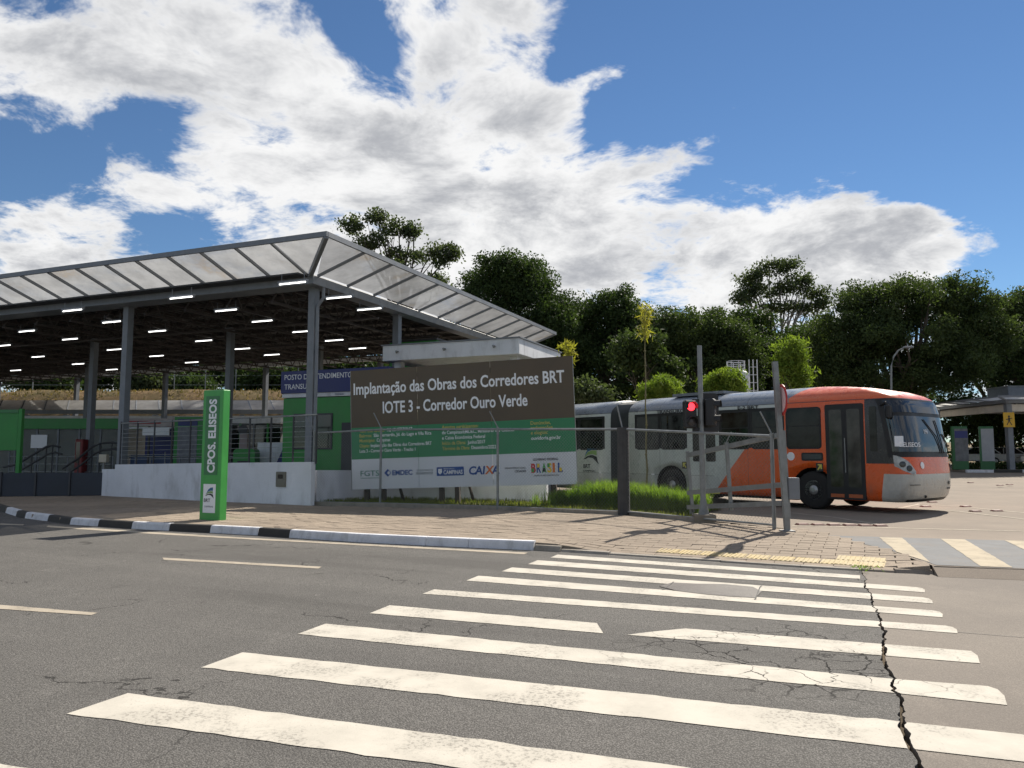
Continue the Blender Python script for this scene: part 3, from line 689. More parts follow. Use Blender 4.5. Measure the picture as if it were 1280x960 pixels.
# tube lights hung under the trusses
LP = [(366, 354), (424, 372), (72, 388), (227, 372), (283, 388), (328, 401.5), (91, 388.5), (34, 414.5), (138, 401), (152, 437), (196, 445), (255, 426), (306, 430.5), (340, 443), (378, 414.5), (418, 425.5), (462, 387), (48, 446), (104, 454), (238, 453.5), (447, 436), (20, 462), (5, 432), (130, 420), (60, 432), (300, 418)]
LP = [(366, 354), (424, 372), (462, 386.5), (227, 372), (283, 388), (328, 401.5), (378, 414.5), (418, 425.5), (91, 388), (140, 402.5), (197, 414), (255, 426), (303, 436), (340, 443.5), (34, 414), (88, 424), (143, 437), (196, 445), (240, 453), (5, 432), (48, 446), (98, 455), (20, 463), (447, 435.5), (140, 462)]
tl = empty; mt = MB(); mt.tube([(-.47, 0, 0), (.47, 0, 0)], .019, 8); tm_ = mt.mesh('tube', m_tube)
mt = MB(); mt.box((-.51, -.06, .03), (.51, .06, .075)); mt.box((-.51, -.03, -.04), (-.48, .03, .03)); mt.box((.48, -.03, -.04), (.51, .03, .03)); mt.tube([(-.4, 0, .075), (-.4, 0, .3)], .008, 4); mt.tube([(.4, 0, .075), (.4, 0, .3)], .008, 4); fm_ = mt.mesh('fixture', m_steel)
for (px, py) in LP:
    p = G(px, py, 6.50)
    l = empty('tube_light', p, TA, 'lit fluorescent tube light hung under the terminal hall roof', 'light', 'tube lights under the terminal roof')
    link('fixture', fm_, l); link('tube', tm_, l)

# entrance slab beside the hall
sl = empty('entrance_canopy', TL(0, 0), TA, 'white flat concrete entrance canopy slab rising behind the project billboard', 'canopy')
MB().bbox((.15, 4.0, 4.94), (5.5, 8.28, 5.49), .012).build('slab', m_white, sl)
MB().box((.1, 3.95, 5.49), (5.55, 8.33, 5.53)).build('flashing', m_steel, sl)
for x in (.8, 2.7, 4.6): MB().tube([(x, 3.995, 5.25), (x, 3.86, 5.25), (x + .05, 3.82, 5.19)], .035, 8).build('spout', m_galv, sl)
for x, y in ((.5, 7.7), (5.1, 7.7), (.5, 4.6), (5.1, 4.6)): MB().box((x - .14, y - .14, .1), (x + .14, y + .14, 4.94)).build('column', m_white, sl)

# service kiosk
kx, ky = -3.58, 3.2
kio = empty('service_kiosk', TL(kx, ky), TA, 'green service kiosk under the hall with a navy blue lettered fascia', 'kiosk')
MB().box((0, 0, FL), (4.5, 3, 3.63)).build('wall', m_green, kio)
MB().box((-.03, -.06, 3.65), (4.53, 3.05, 3.80)).build('white_band', m_white, kio)
MB().bbox((-.05, -.12, 3.80), (4.55, 3.1, 4.62), .01).build('fascia', m_navy, kio)
wf = MB().box((.5, -.03, 1.75), (2.2, .0, 3.05)).build('window', m_dsteel, kio); MB().box((.56, -.035, 1.81), (1.33, -.031, 2.99)).build('pane', m_gls, wf); MB().box((1.37, -.035, 1.81), (2.14, -.031, 2.99)).build('pane', m_gls, wf)
MB().box((2.6, -.03, FL), (3.5, .0, 2.7)).build('door', m_dsteel, kio)
text('POSTO DE ATENDIMENTO', m_ltxt, kio, (.12, -.125, 4.30), size=.27, bold=.004, width=2.95); text('TRANSURC', m_ltxt, kio, (.12, -.125, 3.95), size=.27, bold=.004, width=1.35)
text('TRANSURC', m_navy, kio, (2.3, -.065, 3.69), size=.08)
lg = MB(); lg.lathe([(.24, 0), (.24, .01)], 24, 'y'); lg.build('emblem', mat('emblem_blue', (.10, .22, .40), .4), kio, (4.0, -.135, 4.2))
# dark green stair tower behind the slab
tw = empty('stair_tower', TL(-.9, 8.2), TA, 'tall dark green box tower rising behind the navy fascia under the hall', 'tower')
MB().bbox((-1.25, 0, FL), (1.0, 2.2, 6.3), .015).build('wall', m_green, tw); MB().box((-1.3, -.05, 6.3), (1.05, 2.25, 6.38)).build('cap', m_dsteel, tw)

# ------------------------------------------------------------------ white boundary wall with fence on top
def wall_run(pts, tops, thick, name, m, parent):
    mb = MB(); vs = []
    for i, (p, t) in enumerate(zip(pts, tops)):
        d = (pts[min(i + 1, len(pts) - 1)] - pts[max(i - 1, 0)]).normalized(); n_ = Vector((d.y, -d.x, 0)) * thick
        if n_.y < 0: n_ = -n_
        vs += [p, Vector((p.x, p.y, t)), Vector((p.x, p.y, t)) + n_, p + n_]
    fs = [(0, 1, 2, 3), tuple(len(vs) - 4 + k for k in range(4))]
    for i in range(len(pts) - 1):
        for k in range(4): fs.append((i * 4 + k, i * 4 + (k + 1) % 4, (i + 1) * 4 + (k + 1) % 4, (i + 1) * 4 + k))
    mb.add(vs, fs); return mb.build(name, m, parent)
bw = empty('boundary_wall', (0, 0, 0), 0, 'low white rendered wall along the pavement with a meter box', 'wall')
wall_run([w0, w1, s0], [1.36, 1.30, 1.22], .16, 'wall', m_wallw, bw); wall_run([s0, w2], [1.06, 1.05], .2, 'wall_end', m_wallw, bw)
mc = AT(351.5, 598, 22.85); dirw = math.atan2(w0.y - w1.y, w0.x - w1.x)
mc = w0 + (w1 - w0) * ((388 - 351) / 138.) * .93; mc.z = .85
m_meter = mat('meter_box_grey', (.16, .15, .12), .6)
mx = MB().bbox((-.19, -.05, -.22), (.19, 0.02, .22), .012).build('meter_box', m_meter, bw, mc, (0, 0, dirw)); MB().box((-.10, -.056, .02), (.10, -.05, .14)).build('meter_window', m_gls, mx)
# return of the wall behind the mesh fence
def low_wall():
    o = empty('low_wall', (0, 0, 0), 0, 'low white wall in the weeds behind the project billboard', 'wall')
    a, b, c = Vector((-5.9, 23.4, .1)), Vector((-4.9, 25.6, .1)), Vector((1.05, 23.6, .1))
    wall_run([a, b], [1.1, 1.05], .18, 'wall', m_wallw, o); wall_run([b + Vector((.18, .05, 0)), c], [1.05, 1.0], .18, 'wall', m_wallw, o)
low_wall()
def fence_on_wall():
    f = empty('wall_top_fence', (0, 0, 0), 0, 'dark post and wire fence standing on the white boundary wall', 'fence')
    a, b = w0 + Vector((.1, .12, 0)), s0 + Vector((.1, .12, 0)); n_ = 10
    for k in range(n_ + 1):
        p = a + (b - a) * (k / n_); zt = 1.36 - .12 * k / n_
        MB().tube([(p.x, p.y, zt - .05), (p.x, p.y, 2.72)], .03, 6).build('post', m_dsteel, f)
    for z in (1.5, 1.65, 1.8, 1.95, 2.1, 2.25, 2.4, 2.55): MB().tube([Vector((a.x, a.y, z)), Vector((b.x, b.y, z - .1))], .008, 4).build('wire', m_galv, f)
    MB().tube([Vector((a.x, a.y, 2.72)), Vector((b.x, b.y, 2.66))], .028, 6).build('top_rail', m_galv, f)
fence_on_wall()
# dark sheet fence to the left
def sheet_fence():
    a, b = G(128, 619.6, PZ), G(-90, 622, PZ)
    f = empty('sheet_metal_fence', a, 0, 'low dark blue sheet metal fence left of the white wall', 'fence')
    n_ = 5
    for k in range(n_):
        p, q = (b - a) * (k / n_), (b - a) * ((k + 1) / n_); MB().beam(p + Vector((-.03, .05, .41)), q + Vector((.03, .05, .41)), .03, .80).build('sheet', mat('navy_sheet', (.022, .028, .042), .5, var=.25, scale=1), f)
        MB().box((q.x - .03, q.y - .02, 0), (q.x + .03, q.y + .04, .84)).build('post', m_dsteel, f)
sheet_fence()

# ------------------------------------------------------------------ totem
tp = G(262, 650, PZ); ta_ = R(-24)
tot_ = empty('station_totem', tp, ta_, 'tall bright green totem sign with white vertical lettering on the pavement', 'sign')
MB().bbox((-.30, -.02, -.02), (.30, .20, 2.92), .015).build('body', m_tgreen, tot_)
MB().box((-.20, -.026, 1.0), (.20, -.018, 2.78)).build('face', m_tgreen2, tot_)
MB().box((-.19, -.028, .16), (.17, -.018, .80)).build('plate', m_ltxt, tot_)
text('CPOS. ELISEOS', m_ltxt, tot_, (.115, -.029, 1.05), rot=(math.pi / 2, -math.pi / 2, 0), size=.30, bold=.032, width=1.66)
def brt_logo(parent, x, y, z, s):
    m1, m2, m3 = mat('logo_blue', (.02, .12, .25), .4), mat('logo_teal', (.03, .28, .33), .4), mat('logo_green', (.20, .33, .10), .4)
    def arc(pts, m, dy):
        mb = MB(); mb.prism_y([(x + px_ * s, z + pz_ * s) for px_, pz_ in pts], y - dy, y); mb.build('logo', m, parent)
    arc([(0, .22), (.12, .22), (.35, .30), (.62, .28), (.86, .10), (1.0, 0), (.92, .18), (.88, .34), (.6, .42), (.3, .38)], mat('logo_black', (.01, .012, .015), .4), .0012)
    arc([(.05, .28), (.3, .42), (.6, .46), (.87, .40), (.87, .62), (.55, .62), (.3, .54)], m3, .0016)
    arc([(.08, .34), (.3, .56), (.58, .66), (.87, .66), (.87, .95), (.6, .92), (.34, .76)], m1, .002)
brt_logo(tot_, -.13, -.028, .48, .26)
text('BRT', mat('logo_black', (.01, .012, .015), .4), tot_, (-.17, -.029, .40), size=.11, bold=.012); text('CAMPINAS', m_steel, tot_, (-.15, -.029, .28), size=.055)

# ------------------------------------------------------------------ project billboard
ba, bb = AT(440, 612, 23.9), AT(722, 605, 22.0); W_ = Vector((bb.x - ba.x, bb.y - ba.y, 0)).length
bo = empty('project_billboard', ba, 0, 'large brown, green and white public works billboard on timber legs', 'billboard')
bo.rotation_euler = (Matrix.Rotation(math.atan2(bb.y - ba.y, bb.x - ba.x), 3, 'Z') @ Matrix.Rotation(-math.atan2(bb.z - ba.z, W_), 3, 'Y')).to_euler()
H_ = 3.68
m_bbr = mat('board_brown', (.092, .066, .038), .5, var=.15, scale=.6, dirt=.1); m_bgr = mat('board_green', (.026, .20, .08), .42, var=.1, scale=.6); m_bwh = mat('board_white', (.62, .63, .66), .45, var=.06, scale=.6, dirt=.1)
cuts = [0, .316, .647, 1.0]
for i in range(3):
    x0, x1 = cuts[i] * W_ + .006, cuts[i + 1] * W_ - .006; mb = MB()
    for c, (z0, z1) in enumerate(((0, .25), (.25, .515), (.515, 1))): mb.cur = c; mb.box((x0, 0, z0 * H_ + (.0005 if c else 0)), (x1, .02, z1 * H_ - .0005))
    mb.build('board_sheet', [m_bwh, m_bgr, m_bbr], bo)
m_wood = mat('weathered_timber', (.06, .045, .033), .85, var=.3, scale=5, bump=.4)
for z in (.1, 1.8, 3.4): MB().box((0, .022, z), (W_, .07, z + .1)).build('batten', m_wood, bo)
for x in (-.012, W_): MB().box((x, -.004, -.01), (x + .012, .03, H_)).build('edge_trim', m_galv, bo)
for x in (.45, 1.0, 2.9, 3.4, 6.35):
    h = -(ba.z + (bb.z - ba.z) * x / W_) + .05; MB().box((x - .07, .075, h), (x + .07, .2, 3.4)).build('leg', m_wood, bo)
for x in (1.25, 3.55): MB().beam((x, .14, 1.0), (x + .05, 1.0, -.5), .07, .07).build('brace', m_wood, bo)
Y_ = -.004
text('Implantação das Obras dos Corredores BRT', m_ltxt, bo, (.10, Y_, 2.93), size=.50, bold=.020, width=6.70); text('lOTE 3 - Corredor Ouro Verde', m_ltxt, bo, (1.08, Y_, 2.31), size=.50, bold=.020, width=4.6)
m_by = mat('board_yellow', (.50, .42, .10), .5)
inf = [(.28, 1.74, .84, 'Valor total da obra:', m_by), (1.22, 1.74, .82, 'R$ 68.157.760,67', m_ltxt), (.28, 1.59, .42, 'Bairros:', m_by), (.76, 1.59, 1.90, 'São Bernardo, Jd. do Lago e Vila Rica', m_ltxt), (.28, 1.44, .52, 'Município:', m_by), (.86, 1.44, .45, 'Campinas', m_ltxt),
       (.28, 1.28, .34, 'Objeto:', m_by), (.66, 1.28, 2.0, 'Implantação das Obras dos Corredores BRT', m_ltxt), (.28, 1.12, 1.85, 'Lote 3 - Corredor Ouro Verde - Trecho 1', m_ltxt),
       (3.0, 1.74, 1.15, 'Agentes participantes:', m_by), (3.0, 1.58, 2.25, 'de Campinas/EMDEC, Ministério das Cidades', m_ltxt), (3.0, 1.42, 1.35, 'e Caixa Econômica Federal', m_ltxt), (3.0, 1.26, .74, 'Início da Obra:', m_by), (3.80, 1.26, .55, 'Junho/2017', m_ltxt), (3.0, 1.10, .86, 'Término da Obra:', m_by), (3.92, 1.10, .76, 'Dezembro/2022', m_ltxt),
       (5.75, 1.74, .6, 'Denúncias,', m_by), (5.75, 1.60, .65, 'reclamações', m_by), (5.75, 1.46, .5, 'e elogios:', m_by), (5.75, 1.30, .88, 'ouvidoria.gov.br', m_ltxt)]
for x, z, w_, t, m in inf: text(t, m, bo, (x, Y_, z), size=.145, bold=.010, width=w_)
m_blk = mat('print_black', (.02, .02, .025), .5); m_cx = mat('print_blue', (.01, .06, .26), .5); m_or = mat('print_orange', (.70, .16, .02), .5); m_fg = mat('print_green', (.01, .16, .10), .5); m_yl = mat('print_yellow', (.75, .52, .02), .5); m_rd = mat('print_red', (.55, .03, .03), .5); m_gn2 = mat('print_grass', (.05, .30, .05), .5)
text('FGTS', m_fg, bo, (.30, Y_, .40), size=.24, width=.62); MB().box((.30, -.003, .33), (.92, 0, .345)).build('rule', m_fg, bo)
em = MB(); em.prism_y([(1.09, .48), (1.21, .36), (1.33, .48), (1.21, .60)], -.003, 0); em.build('emblem', m_cx, bo); em = MB(); em.prism_y([(1.18, .48), (1.24, .42), (1.30, .48), (1.24, .54)], -.005, -.003); em.build('emblem_cut', m_bwh, bo)
text('EMDEC', m_cx, bo, (1.36, Y_, .405), size=.21, bold=.03, width=.66)
text('SECRETARIA DE', m_steel, bo, (2.16, Y_, .50), size=.075); text('TRANSPORTES', m_steel, bo, (2.12, Y_, .40), size=.10, width=.56, bold=.01)
MB().box((2.80, -.004, .34), (3.66, 0, .60)).build('logo_box', m_cx, bo); text('PREFEITURA DE', m_ltxt, bo, (3.02, -.008, .53), size=.05); text('CAMPINAS', m_ltxt, bo, (3.02, -.008, .385), size=.17, bold=.02, width=.6); sh = MB(); sh.prism_y([(2.85, .55), (2.85, .44), (2.91, .38), (2.97, .44), (2.97, .55)], -.007, -.004); sh.build('shield', m_ltxt, bo)
for i, (ch, m) in enumerate((('C', m_cx), ('A', m_cx), ('I', m_cx), ('X', m_or), ('A', m_cx))): text(ch, m, bo, (3.80 + (0, .21, .43, .53, .73)[i], Y_, .36), size=.33, bold=.03, shear=.12)
text('MINISTÉRIO DAS', m_blk, bo, (4.93, Y_, .48), size=.075, width=.62); text('CIDADES', m_blk, bo, (5.22, Y_, .38), size=.085, bold=.02)
text('GOVERNO FEDERAL', m_blk, bo, (5.78, Y_, .70), size=.09, bold=.02, width=.75); text('UNIÃO E RECONSTRUÇÃO', m_blk, bo, (5.80, Y_, .25), size=.06, width=.74)
for i, (ch, m) in enumerate(zip('BRASIL', (m_rd, m_cx, m_gn2, m_yl, m_or, m_cx))): text(ch, m, bo, (5.72 + i * .158, Y_, .36), size=.36, bold=.035, width=.135 if ch != 'I' else .07)
for i, (x, z, m) in enumerate(((5.73, .37, m_gn2), (5.90, .50, m_yl), (6.06, .37, m_blk), (6.2, .5, m_gn2), (6.55, .37, m_yl))): MB().box((x, -.0075, z), (x + .07, -.005, z + .11)).build('colour_block', m, bo)

# ------------------------------------------------------------------ mesh fence in front of it
def chain_link(fence, a, b, za, zb, ta_, tb_, pitch=.085, name='wire_mesh'):
    """woven wire between two posts: straight diagonals both ways"""
    L = Vector((b.x - a.x, b.y - a.y, 0)).length; H = ((ta_ - za) + (tb_ - zb)) / 2; mb = MB()
    def P(u, v): t = u / L; return Vector((a.x + (b.x - a.x) * t, a.y + (b.y - a.y) * t, za + (zb - za) * t + v / H * ((ta_ - za) + ((tb_ - zb) - (ta_ - za)) * t)))
    s = -H
    while s < L:
        u0, u1 = max(s, 0), min(s + H, L)
        if u1 - u0 > .02:
            mb.tube([P(u0, u0 - s), P(u1, u1 - s)], .0017, 3, False); mb.tube([P(u0, H - (u0 - s)), P(u1, H - (u1 - s))], .0017, 3, False)
        s += pitch
    return tag(mb.build(name, m_galv, fence, fix=False), kind='stuff')
FP = [(391, 631, 523), (475, 632.5, 537), (622, 637, 536.5), (780, 643.5, 536.5), (968, 661.5, 545)]
fps = []
for (x, yb, yt) in FP:
    p = G(x, yb, PZ); fps.append((p, AT(x, yt, p.y).z))
fps[0] = (fps[0][0], 2.2)
mf = empty('mesh_fence', (0, 0, 0), 0, 'galvanised wire mesh fence on tube posts between the pavement and the grass bed', 'fence')
for i, (p, zt) in enumerate(fps):
    if i == 3: continue
    MB().tube([(p.x, p.y, .1), (p.x, p.y, zt + .06)], .035 if i < 4 else .04, 8).build('post', m_galv, mf)
    MB().tube([(p.x, p.y, zt + .04), (p.x - .22, p.y - .02, zt + .48)], .016, 5).build('outrigger', m_galv, mf)
for i in range(len(fps) - 1):
    (a, ta1), (b, tb1) = fps[i], fps[i + 1]
    MB().tube([(a.x, a.y, ta1), (b.x, b.y, tb1)], .03, 6).build('top_rail', m_galv, mf); MB().tube([(a.x, a.y, .2), (b.x, b.y, .2)], .022, 6).build('bottom_rail', m_galv, mf)
    chain_link(mf, a, b, .2, .2, ta1, tb1)
MB().beam(fps[0][0] + Vector((0, .06, .02)), fps[2][0] + Vector((0, .06, .02)), .16, .14).beam(fps[2][0] + Vector((.01, .06, .02)), fps[3][0] + Vector((-.1, .06, .02)), .16, .13).beam(fps[3][0] + Vector((.1, .06, .02)), fps[3][0] + (fps[4][0] - fps[3][0]) * .55 + Vector((0, .06, .02)), .16, .14).build('plinth', m_kplain, mf)
# stout dark post
p = fps[3][0]
po = empty('stout_post', p, 0, 'stout dark grey concrete post wrapped by the wire fence', 'post')
MB().tube([(0, 0, -.02), (0, 0, 2.12)], [.15, .145], 10).build('shaft', mat('dark_concrete', (.055, .055, .055), .85, var=.25, scale=5, bump=.4), po)
MB().tube([(-.02, 0, 2.12), (-.14, -.02, 2.66)], .02, 5).build('outrigger', m_galv, po)

# ------------------------------------------------------------------ gate with tall post and round sign
gb = G(984, 664, PZ); gt = AT(968.5, 452, gb.y)
gp = empty('gate_post', gb, 0, 'tall square grey gate post leaning a little with a round sign', 'post')
MB().beam((0, 0, -.02), gt - gb, .095, .095, up=(0, 1, 0)).box((-.12, -.12, -.02), (.12, .12, .02)).build('shaft', m_galv, gp)
sc_ = AT(970.5, 500, gb.y) - gb + Vector((.10, 0, 0)); disc = MB(); disc.lathe([(.31, -.006), (.31, .006)], 28, 'x', sc_); dsc = disc.build('sign_disc', mat('sign_red', (.45, .02, .02), .4), gp); dsc.rotation_euler = (0, 0, 0)
disc = MB(); disc.lathe([(.24, .0065), (.24, .009)], 28, 'x', sc_); disc.build('sign_face', m_ltxt, gp); disc = MB(); disc.lathe([(.25, -.0095), (.25, -.0065)], 28, 'x', sc_); disc.build('sign_face', mat('sign_pink', (.62, .42, .42), .5), gp); MB().box((.04, -.02, sc_.z - .05), (.10, .02, sc_.z + .05)).build('bracket', m_galv, gp)
gl = empty('swing_gate', G(985, 655, PZ), 0, 'grey tubular swing gate standing open and sagging beside the bus', 'gate')
def gpt(x, y, Y): return AT(x, y, Y) - gl.location
Yh, Ym, Ye = 15.1, 16.6, 18.0
for (y0, y1) in ((543, 569), (606, 616), (629, 634)): MB().beam(gpt(978, y0, Yh), gpt(860, y1, Ye), .07, .10).build('rail', m_galv, gl)
MB().beam(gpt(978, 538, Yh), gpt(985, 648, Yh), .09, .09, up=(0, 1, 0)).build('stile', m_galv, gl)
MB().beam(gpt(908, 553, Ym), gpt(914, 638, Ym), .07, .07, up=(0, 1, 0)).build('stile', m_galv, gl); MB().beam(gpt(859, 564, Ye), gpt(866, 640, Ye), .07, .07, up=(0, 1, 0)).build('stile', m_galv, gl)
MB().bbox(tuple(gpt(984, 624, Yh) - Vector((0, .1, 0))), tuple(gpt(997, 597, Yh) + Vector((0, .1, 0))), .01).build('lock_box', m_steel, gl)
MB().beam(gpt(985, 647, Yh), Vector((gpt(985, 647, Yh).x, gpt(985, 647, Yh).y, -.02)), .06, .06, up=(0, 1, 0)).build('drop_bolt', m_galv, gl)
MB().tube([gpt(908, 553, Ym), gpt(913, 542, Ym), gpt(914, 540, Ym)], .012, 5).build('hook', m_galv, gl)
MB().beam(Vector((gpt(864, 636, Ye).x, gpt(864, 636, Ye).y, -.02)), gpt(864, 636, Ye), .07, .07, up=(0, 1, 0)).build('foot', m_galv, gl)

# ------------------------------------------------------------------ traffic light
tb = G(880, 652, PZ); ttop = AT(873, 432, tb.y)
tr = empty('traffic_light', tb, 0, 'grey traffic light pole on a concrete block showing a red light', 'traffic light')
MB().bbox((-.22, -.22, -.02), (.22, .22, .16), .02).build('base_block', mat('block_concrete', (.20, .17, .13), .85, var=.2, bump=.4), tr)
MB().tube([(0, 0, .16), (0, 0, .3), (-.01, 0, .5), (ttop.x - tb.x + .02, 0, ttop.z - tb.z)], [.12, .09, .062, .052], 12).build('pole', m_galv, tr)
m_blkp = mat('signal_black', (.012, .012, .013), .5)
def head(c, rz, lit):
    h = MB().bbox((-.135, -.10, -.31), (.135, .10, .31), .03).build('signal_head', m_blkp, tr, c, (0, 0, rz))
    for k, z in enumerate((.165, -.165)):
        m = mat('red_lens', (1, .02, .03), .3, emit=2.2, var=0, fvar=0) if (lit and k == 0) else mat('dead_lens', (.05, .045, .045), .25)
        l = MB(); l.lathe([(.09, 0), (.085, -.015), (.05, -.03), (.01, -.035)], 20, 'y'); l.build('lens', m, h, (0, -.10, z))
        v = MB(); n = 12
        for q in range(n):
            a0, a1 = R(-20 + 220 * q / n), R(-20 + 220 * (q + 1) / n); d0 = .13
            pts = [(.108 * math.cos(a), yy, z + .108 * math.sin(a)) for a in (a0, a1) for yy in (-.10, -.10 - d0)]
            v.add(pts, [(0, 1, 3, 2)])
        v.build('visor', m_blkp, h, fix=False)
    return h
hz_ = AT(864, 518, tb.y).z - tb.z
hd = head((-.27, -.02, hz_), R(8), True)
h2 = head((.20, .0, hz_ + .04), R(62), False)
MB().box((-.20, -.03, hz_ + .28), (.2, .03, hz_ + .34)).box((-.20, -.03, hz_ - .36), (.2, .03, hz_ - .30)).build('bracket', m_blkp, tr)
m_pl = MB(); m_pl.prism_y(rrect(-.10, -.42, .40, .46, .08), .09, .11); m_pl.build('backing_board', m_blkp, tr, (.06, .02, hz_ + .02), (0, 0, R(12)))
# ------------------------------------------------------------------ articulated bus (local x forward, near side at -y)
BH = math.atan2(-.776, .63); PB = Vector((8.15, 21.0, YZ + .006)); NB = Vector((.776, .63, 0))
bus = empty('articulated_bus', PB + NB * 1.275, BH, 'orange and grey articulated city bus pulling out beside the pavement', 'bus')
SL = [(.28, 1.20, 2.45), (.40, 1.262, 2.58), (.62, 1.275, 2.65), (.85, 1.275, 2.66), (1.05, 1.275, 2.645), (1.30, 1.275, 2.62), (1.7, 1.275, 2.58), (2.1, 1.275, 2.52), (2.5, 1.272, 2.45), (2.78, 1.262, 2.38), (2.92, 1.245, 2.30), (3.03, 1.19, 2.12), (3.14, 1.07, 1.80), (3.24, .90, 1.32), (3.32, .66, .70), (3.375, .36, .05)]
def prof(z):
    zs = [s[0] for s in SL]; return float(np.interp(z, zs, [s[1] for s in SL])), float(np.interp(z, zs, [s[2] for s in SL]))
def fwd(v): return math.copysign(1 - (1 - min(abs(v), 1)) ** 2.4, v)
def inv(s): return math.copysign(1 - (1 - min(abs(s), 1)) ** (1 / 2.4), s)
def se(v, e): return math.copysign(abs(v) ** e, v)
def surf(s, z, off=0.0):
    w, xf = prof(z); a = s * math.pi / 2; c = .72
    p = Vector((xf - c + c * se(math.cos(a), .33), w * se(math.sin(a), .50), z))
    if off:
        d = .01; q = surf(min(s + d, 1), z); r = surf(max(s - d, -1), z); t = (q - r).normalized(); u = (surf(s, z + .03) - surf(s, z - .03)).normalized()
        p += t.cross(u).normalized() * off
    return p
def frame(s, z, off):
    t = (surf(s + .02, z) - surf(s - .02, z)).normalized(); u = (surf(s, z + .03) - surf(s, z - .03)).normalized(); n = t.cross(u).normalized(); u = n.cross(t)
    M = Matrix((t, u, n)).transposed().to_4x4(); M.translation = surf(s, z) + n * off; return M
def shell(x0, x1fun, slices, name):
    mb = MB(); mb.sm = True; rings = []
    for (z, w, xf) in slices:
        ring = []
        if x1fun:
            xc = xf - .72
            for k in range(9): ring.append((x0 + (xc - x0) * k / 9, -w, z))
            for k in range(33): ring.append(tuple(surf(fwd(-1 + 2 * k / 32), z)))
            for k in range(9): ring.append((x0 + (xc - x0) * (8 - k) / 9, w, z))
        else:
            for k in range(7): ring.append((x0 + (name - x0) * k / 6, -w, z))
            for k in range(7): ring.append((x0 + (name - x0) * (6 - k) / 6, w, z))
        b = len(mb.v); mb.v += ring; rings.append(range(b, b + len(ring)))
    n = len(rings[0])
    for i in range(len(rings) - 1):
        for k in range(n): mb.face([rings[i][k], rings[i][(k + 1) % n], rings[i + 1][(k + 1) % n], rings[i + 1][k]])
    mb.sm = False; mb.face(list(reversed(rings[0]))); mb.face(list(rings[-1])); return mb
def bus_mat():
    m = bpy.data.materials.new('bus_paint'); m.use_nodes = True; T = NT(m.node_tree); b = T.n['Principled BSDF']
    co = T.n.new('ShaderNodeTexCoord').outputs['Object']; x, y, z = T.sep(co)
    step = lambda v, e=.004: T.mr(v, -e, e)
    orange = step(T.math('SUBTRACT', x, T.math('ADD', -3.45, T.math('ADD', T.math('MULTIPLY', z, .80), T.math('MULTIPLY', T.math('POWER', z, 3.0), .012)))))
    roof = step(T.math('SUBTRACT', z, 2.90)); c = T.mix(roof, (.48, .51, .47), (.18, .205, .24))
    c = T.mix(T.math('MULTIPLY', step(T.math('SUBTRACT', .80, z)), T.math('SUBTRACT', 1.0, step(T.math('SUBTRACT', x, -3.0)))), c, (.44, .46, .43))
    org = T.mix(roof, (.68, .098, .012), (.66, .12, .035)); c = T.mix(orange, c, org)
    silver = T.math('MULTIPLY', step(T.math('SUBTRACT', x, T.math('ADD', 1.80, T.math('MULTIPLY', z, .14)))), step(T.math('SUBTRACT', .985, z))); c = T.mix(silver, c, (.46, .45, .41))
    black = T.math('MULTIPLY', T.math('MULTIPLY', step(T.math('SUBTRACT', x, 1.50)), step(T.math('SUBTRACT', z, 1.24))), step(T.math('SUBTRACT', 2.90, z))); c = T.mix(black, c, (.012, .012, .014))
    seam = None
    for k in (-5.3, -2.0, -.75): 
        q = T.mr(T.math('ABSOLUTE', T.math('SUBTRACT', x, k)), .004, .009, 1, 0); seam = q if seam is None else T.math('MAXIMUM', seam, q)
    q = T.mr(T.math('ABSOLUTE', T.math('SUBTRACT', z, .82)), .004, .009, 1, 0); seam = T.math('MAXIMUM', seam, T.math('MULTIPLY', q, step(T.math('SUBTRACT', -3.2, x))))
    q = T.mr(T.math('ABSOLUTE', T.math('SUBTRACT', z, 2.90)), .010, .016, 1, 0); seam = T.math('MAXIMUM', seam, q)
    c = T.mix(T.math('MULTIPLY', T.math('MULTIPLY', seam, .75), step(T.math('SUBTRACT', 1.5, x))), c, (.03, .03, .03))
    dirt = T.math('MULTIPLY', T.mr(T.noise(T.vmath('MULTIPLY', co, (1, 1, .5)), 2.2, 7, .65), .45, .75), T.mr(z, 1.6, .3, .12, .6))
    c = T.mix(dirt, c, (.16, .13, .10)); T.l.new(c, b.inputs['Base Color'])
    T.l.new(T.mr(T.noise(co, 6, 4), .3, .7, .22, .42), b.inputs['Roughness']); b.inputs['Coat Weight'].default_value = .25; b.inputs['Coat Roughness'].default_value = .12
    return m
m_bus = bus_mat(); m_tyre = mat('tyre_rubber', (.018, .017, .016), .85, var=.25, scale=8); m_rim = mat('wheel_rim', (.36, .36, .35), .35, metal=.5, var=.2, scale=10, dirt=.4)
m_arch = mat('arch_black', (.01, .01, .01), .9)
def boolean_cut(mb, cutters, mats):
    me = mb.mesh('bus_body', mats); o = link('tmp', me); cs = []
    for c in cutters:
        co = link('cut', c.mesh('cut', [m_arch])); cs.append(co); md = o.modifiers.new('b', 'BOOLEAN'); md.object = co; md.operation = 'DIFFERENCE'; md.solver = 'EXACT'; md.material_mode = 'TRANSFER'
    dg = bpy.context.evaluated_depsgraph_get(); out = bpy.data.meshes.new_from_object(o.evaluated_get(dg))
    for q in [o] + cs: bpy.data.objects.remove(q)
    return out
def arch(x):
    out = []
    for s in (-1, 1):
        c = MB(); c.lathe([(.60, s * .70), (.60, s * 1.6)], 28, 'y', (x, 0, .52)); out.append(c)
    return out
fb = shell(-6.65, True, SL, None)
body = link('front_body', boolean_cut(fb, arch(0) + arch(-4.84), [m_bus]), bus)
rb = shell(-14.2, None, [(z, w, 0) for z, w, xf in SL], -7.5)
link('rear_body', boolean_cut(rb, arch(-11.0), [m_bus]), bus)
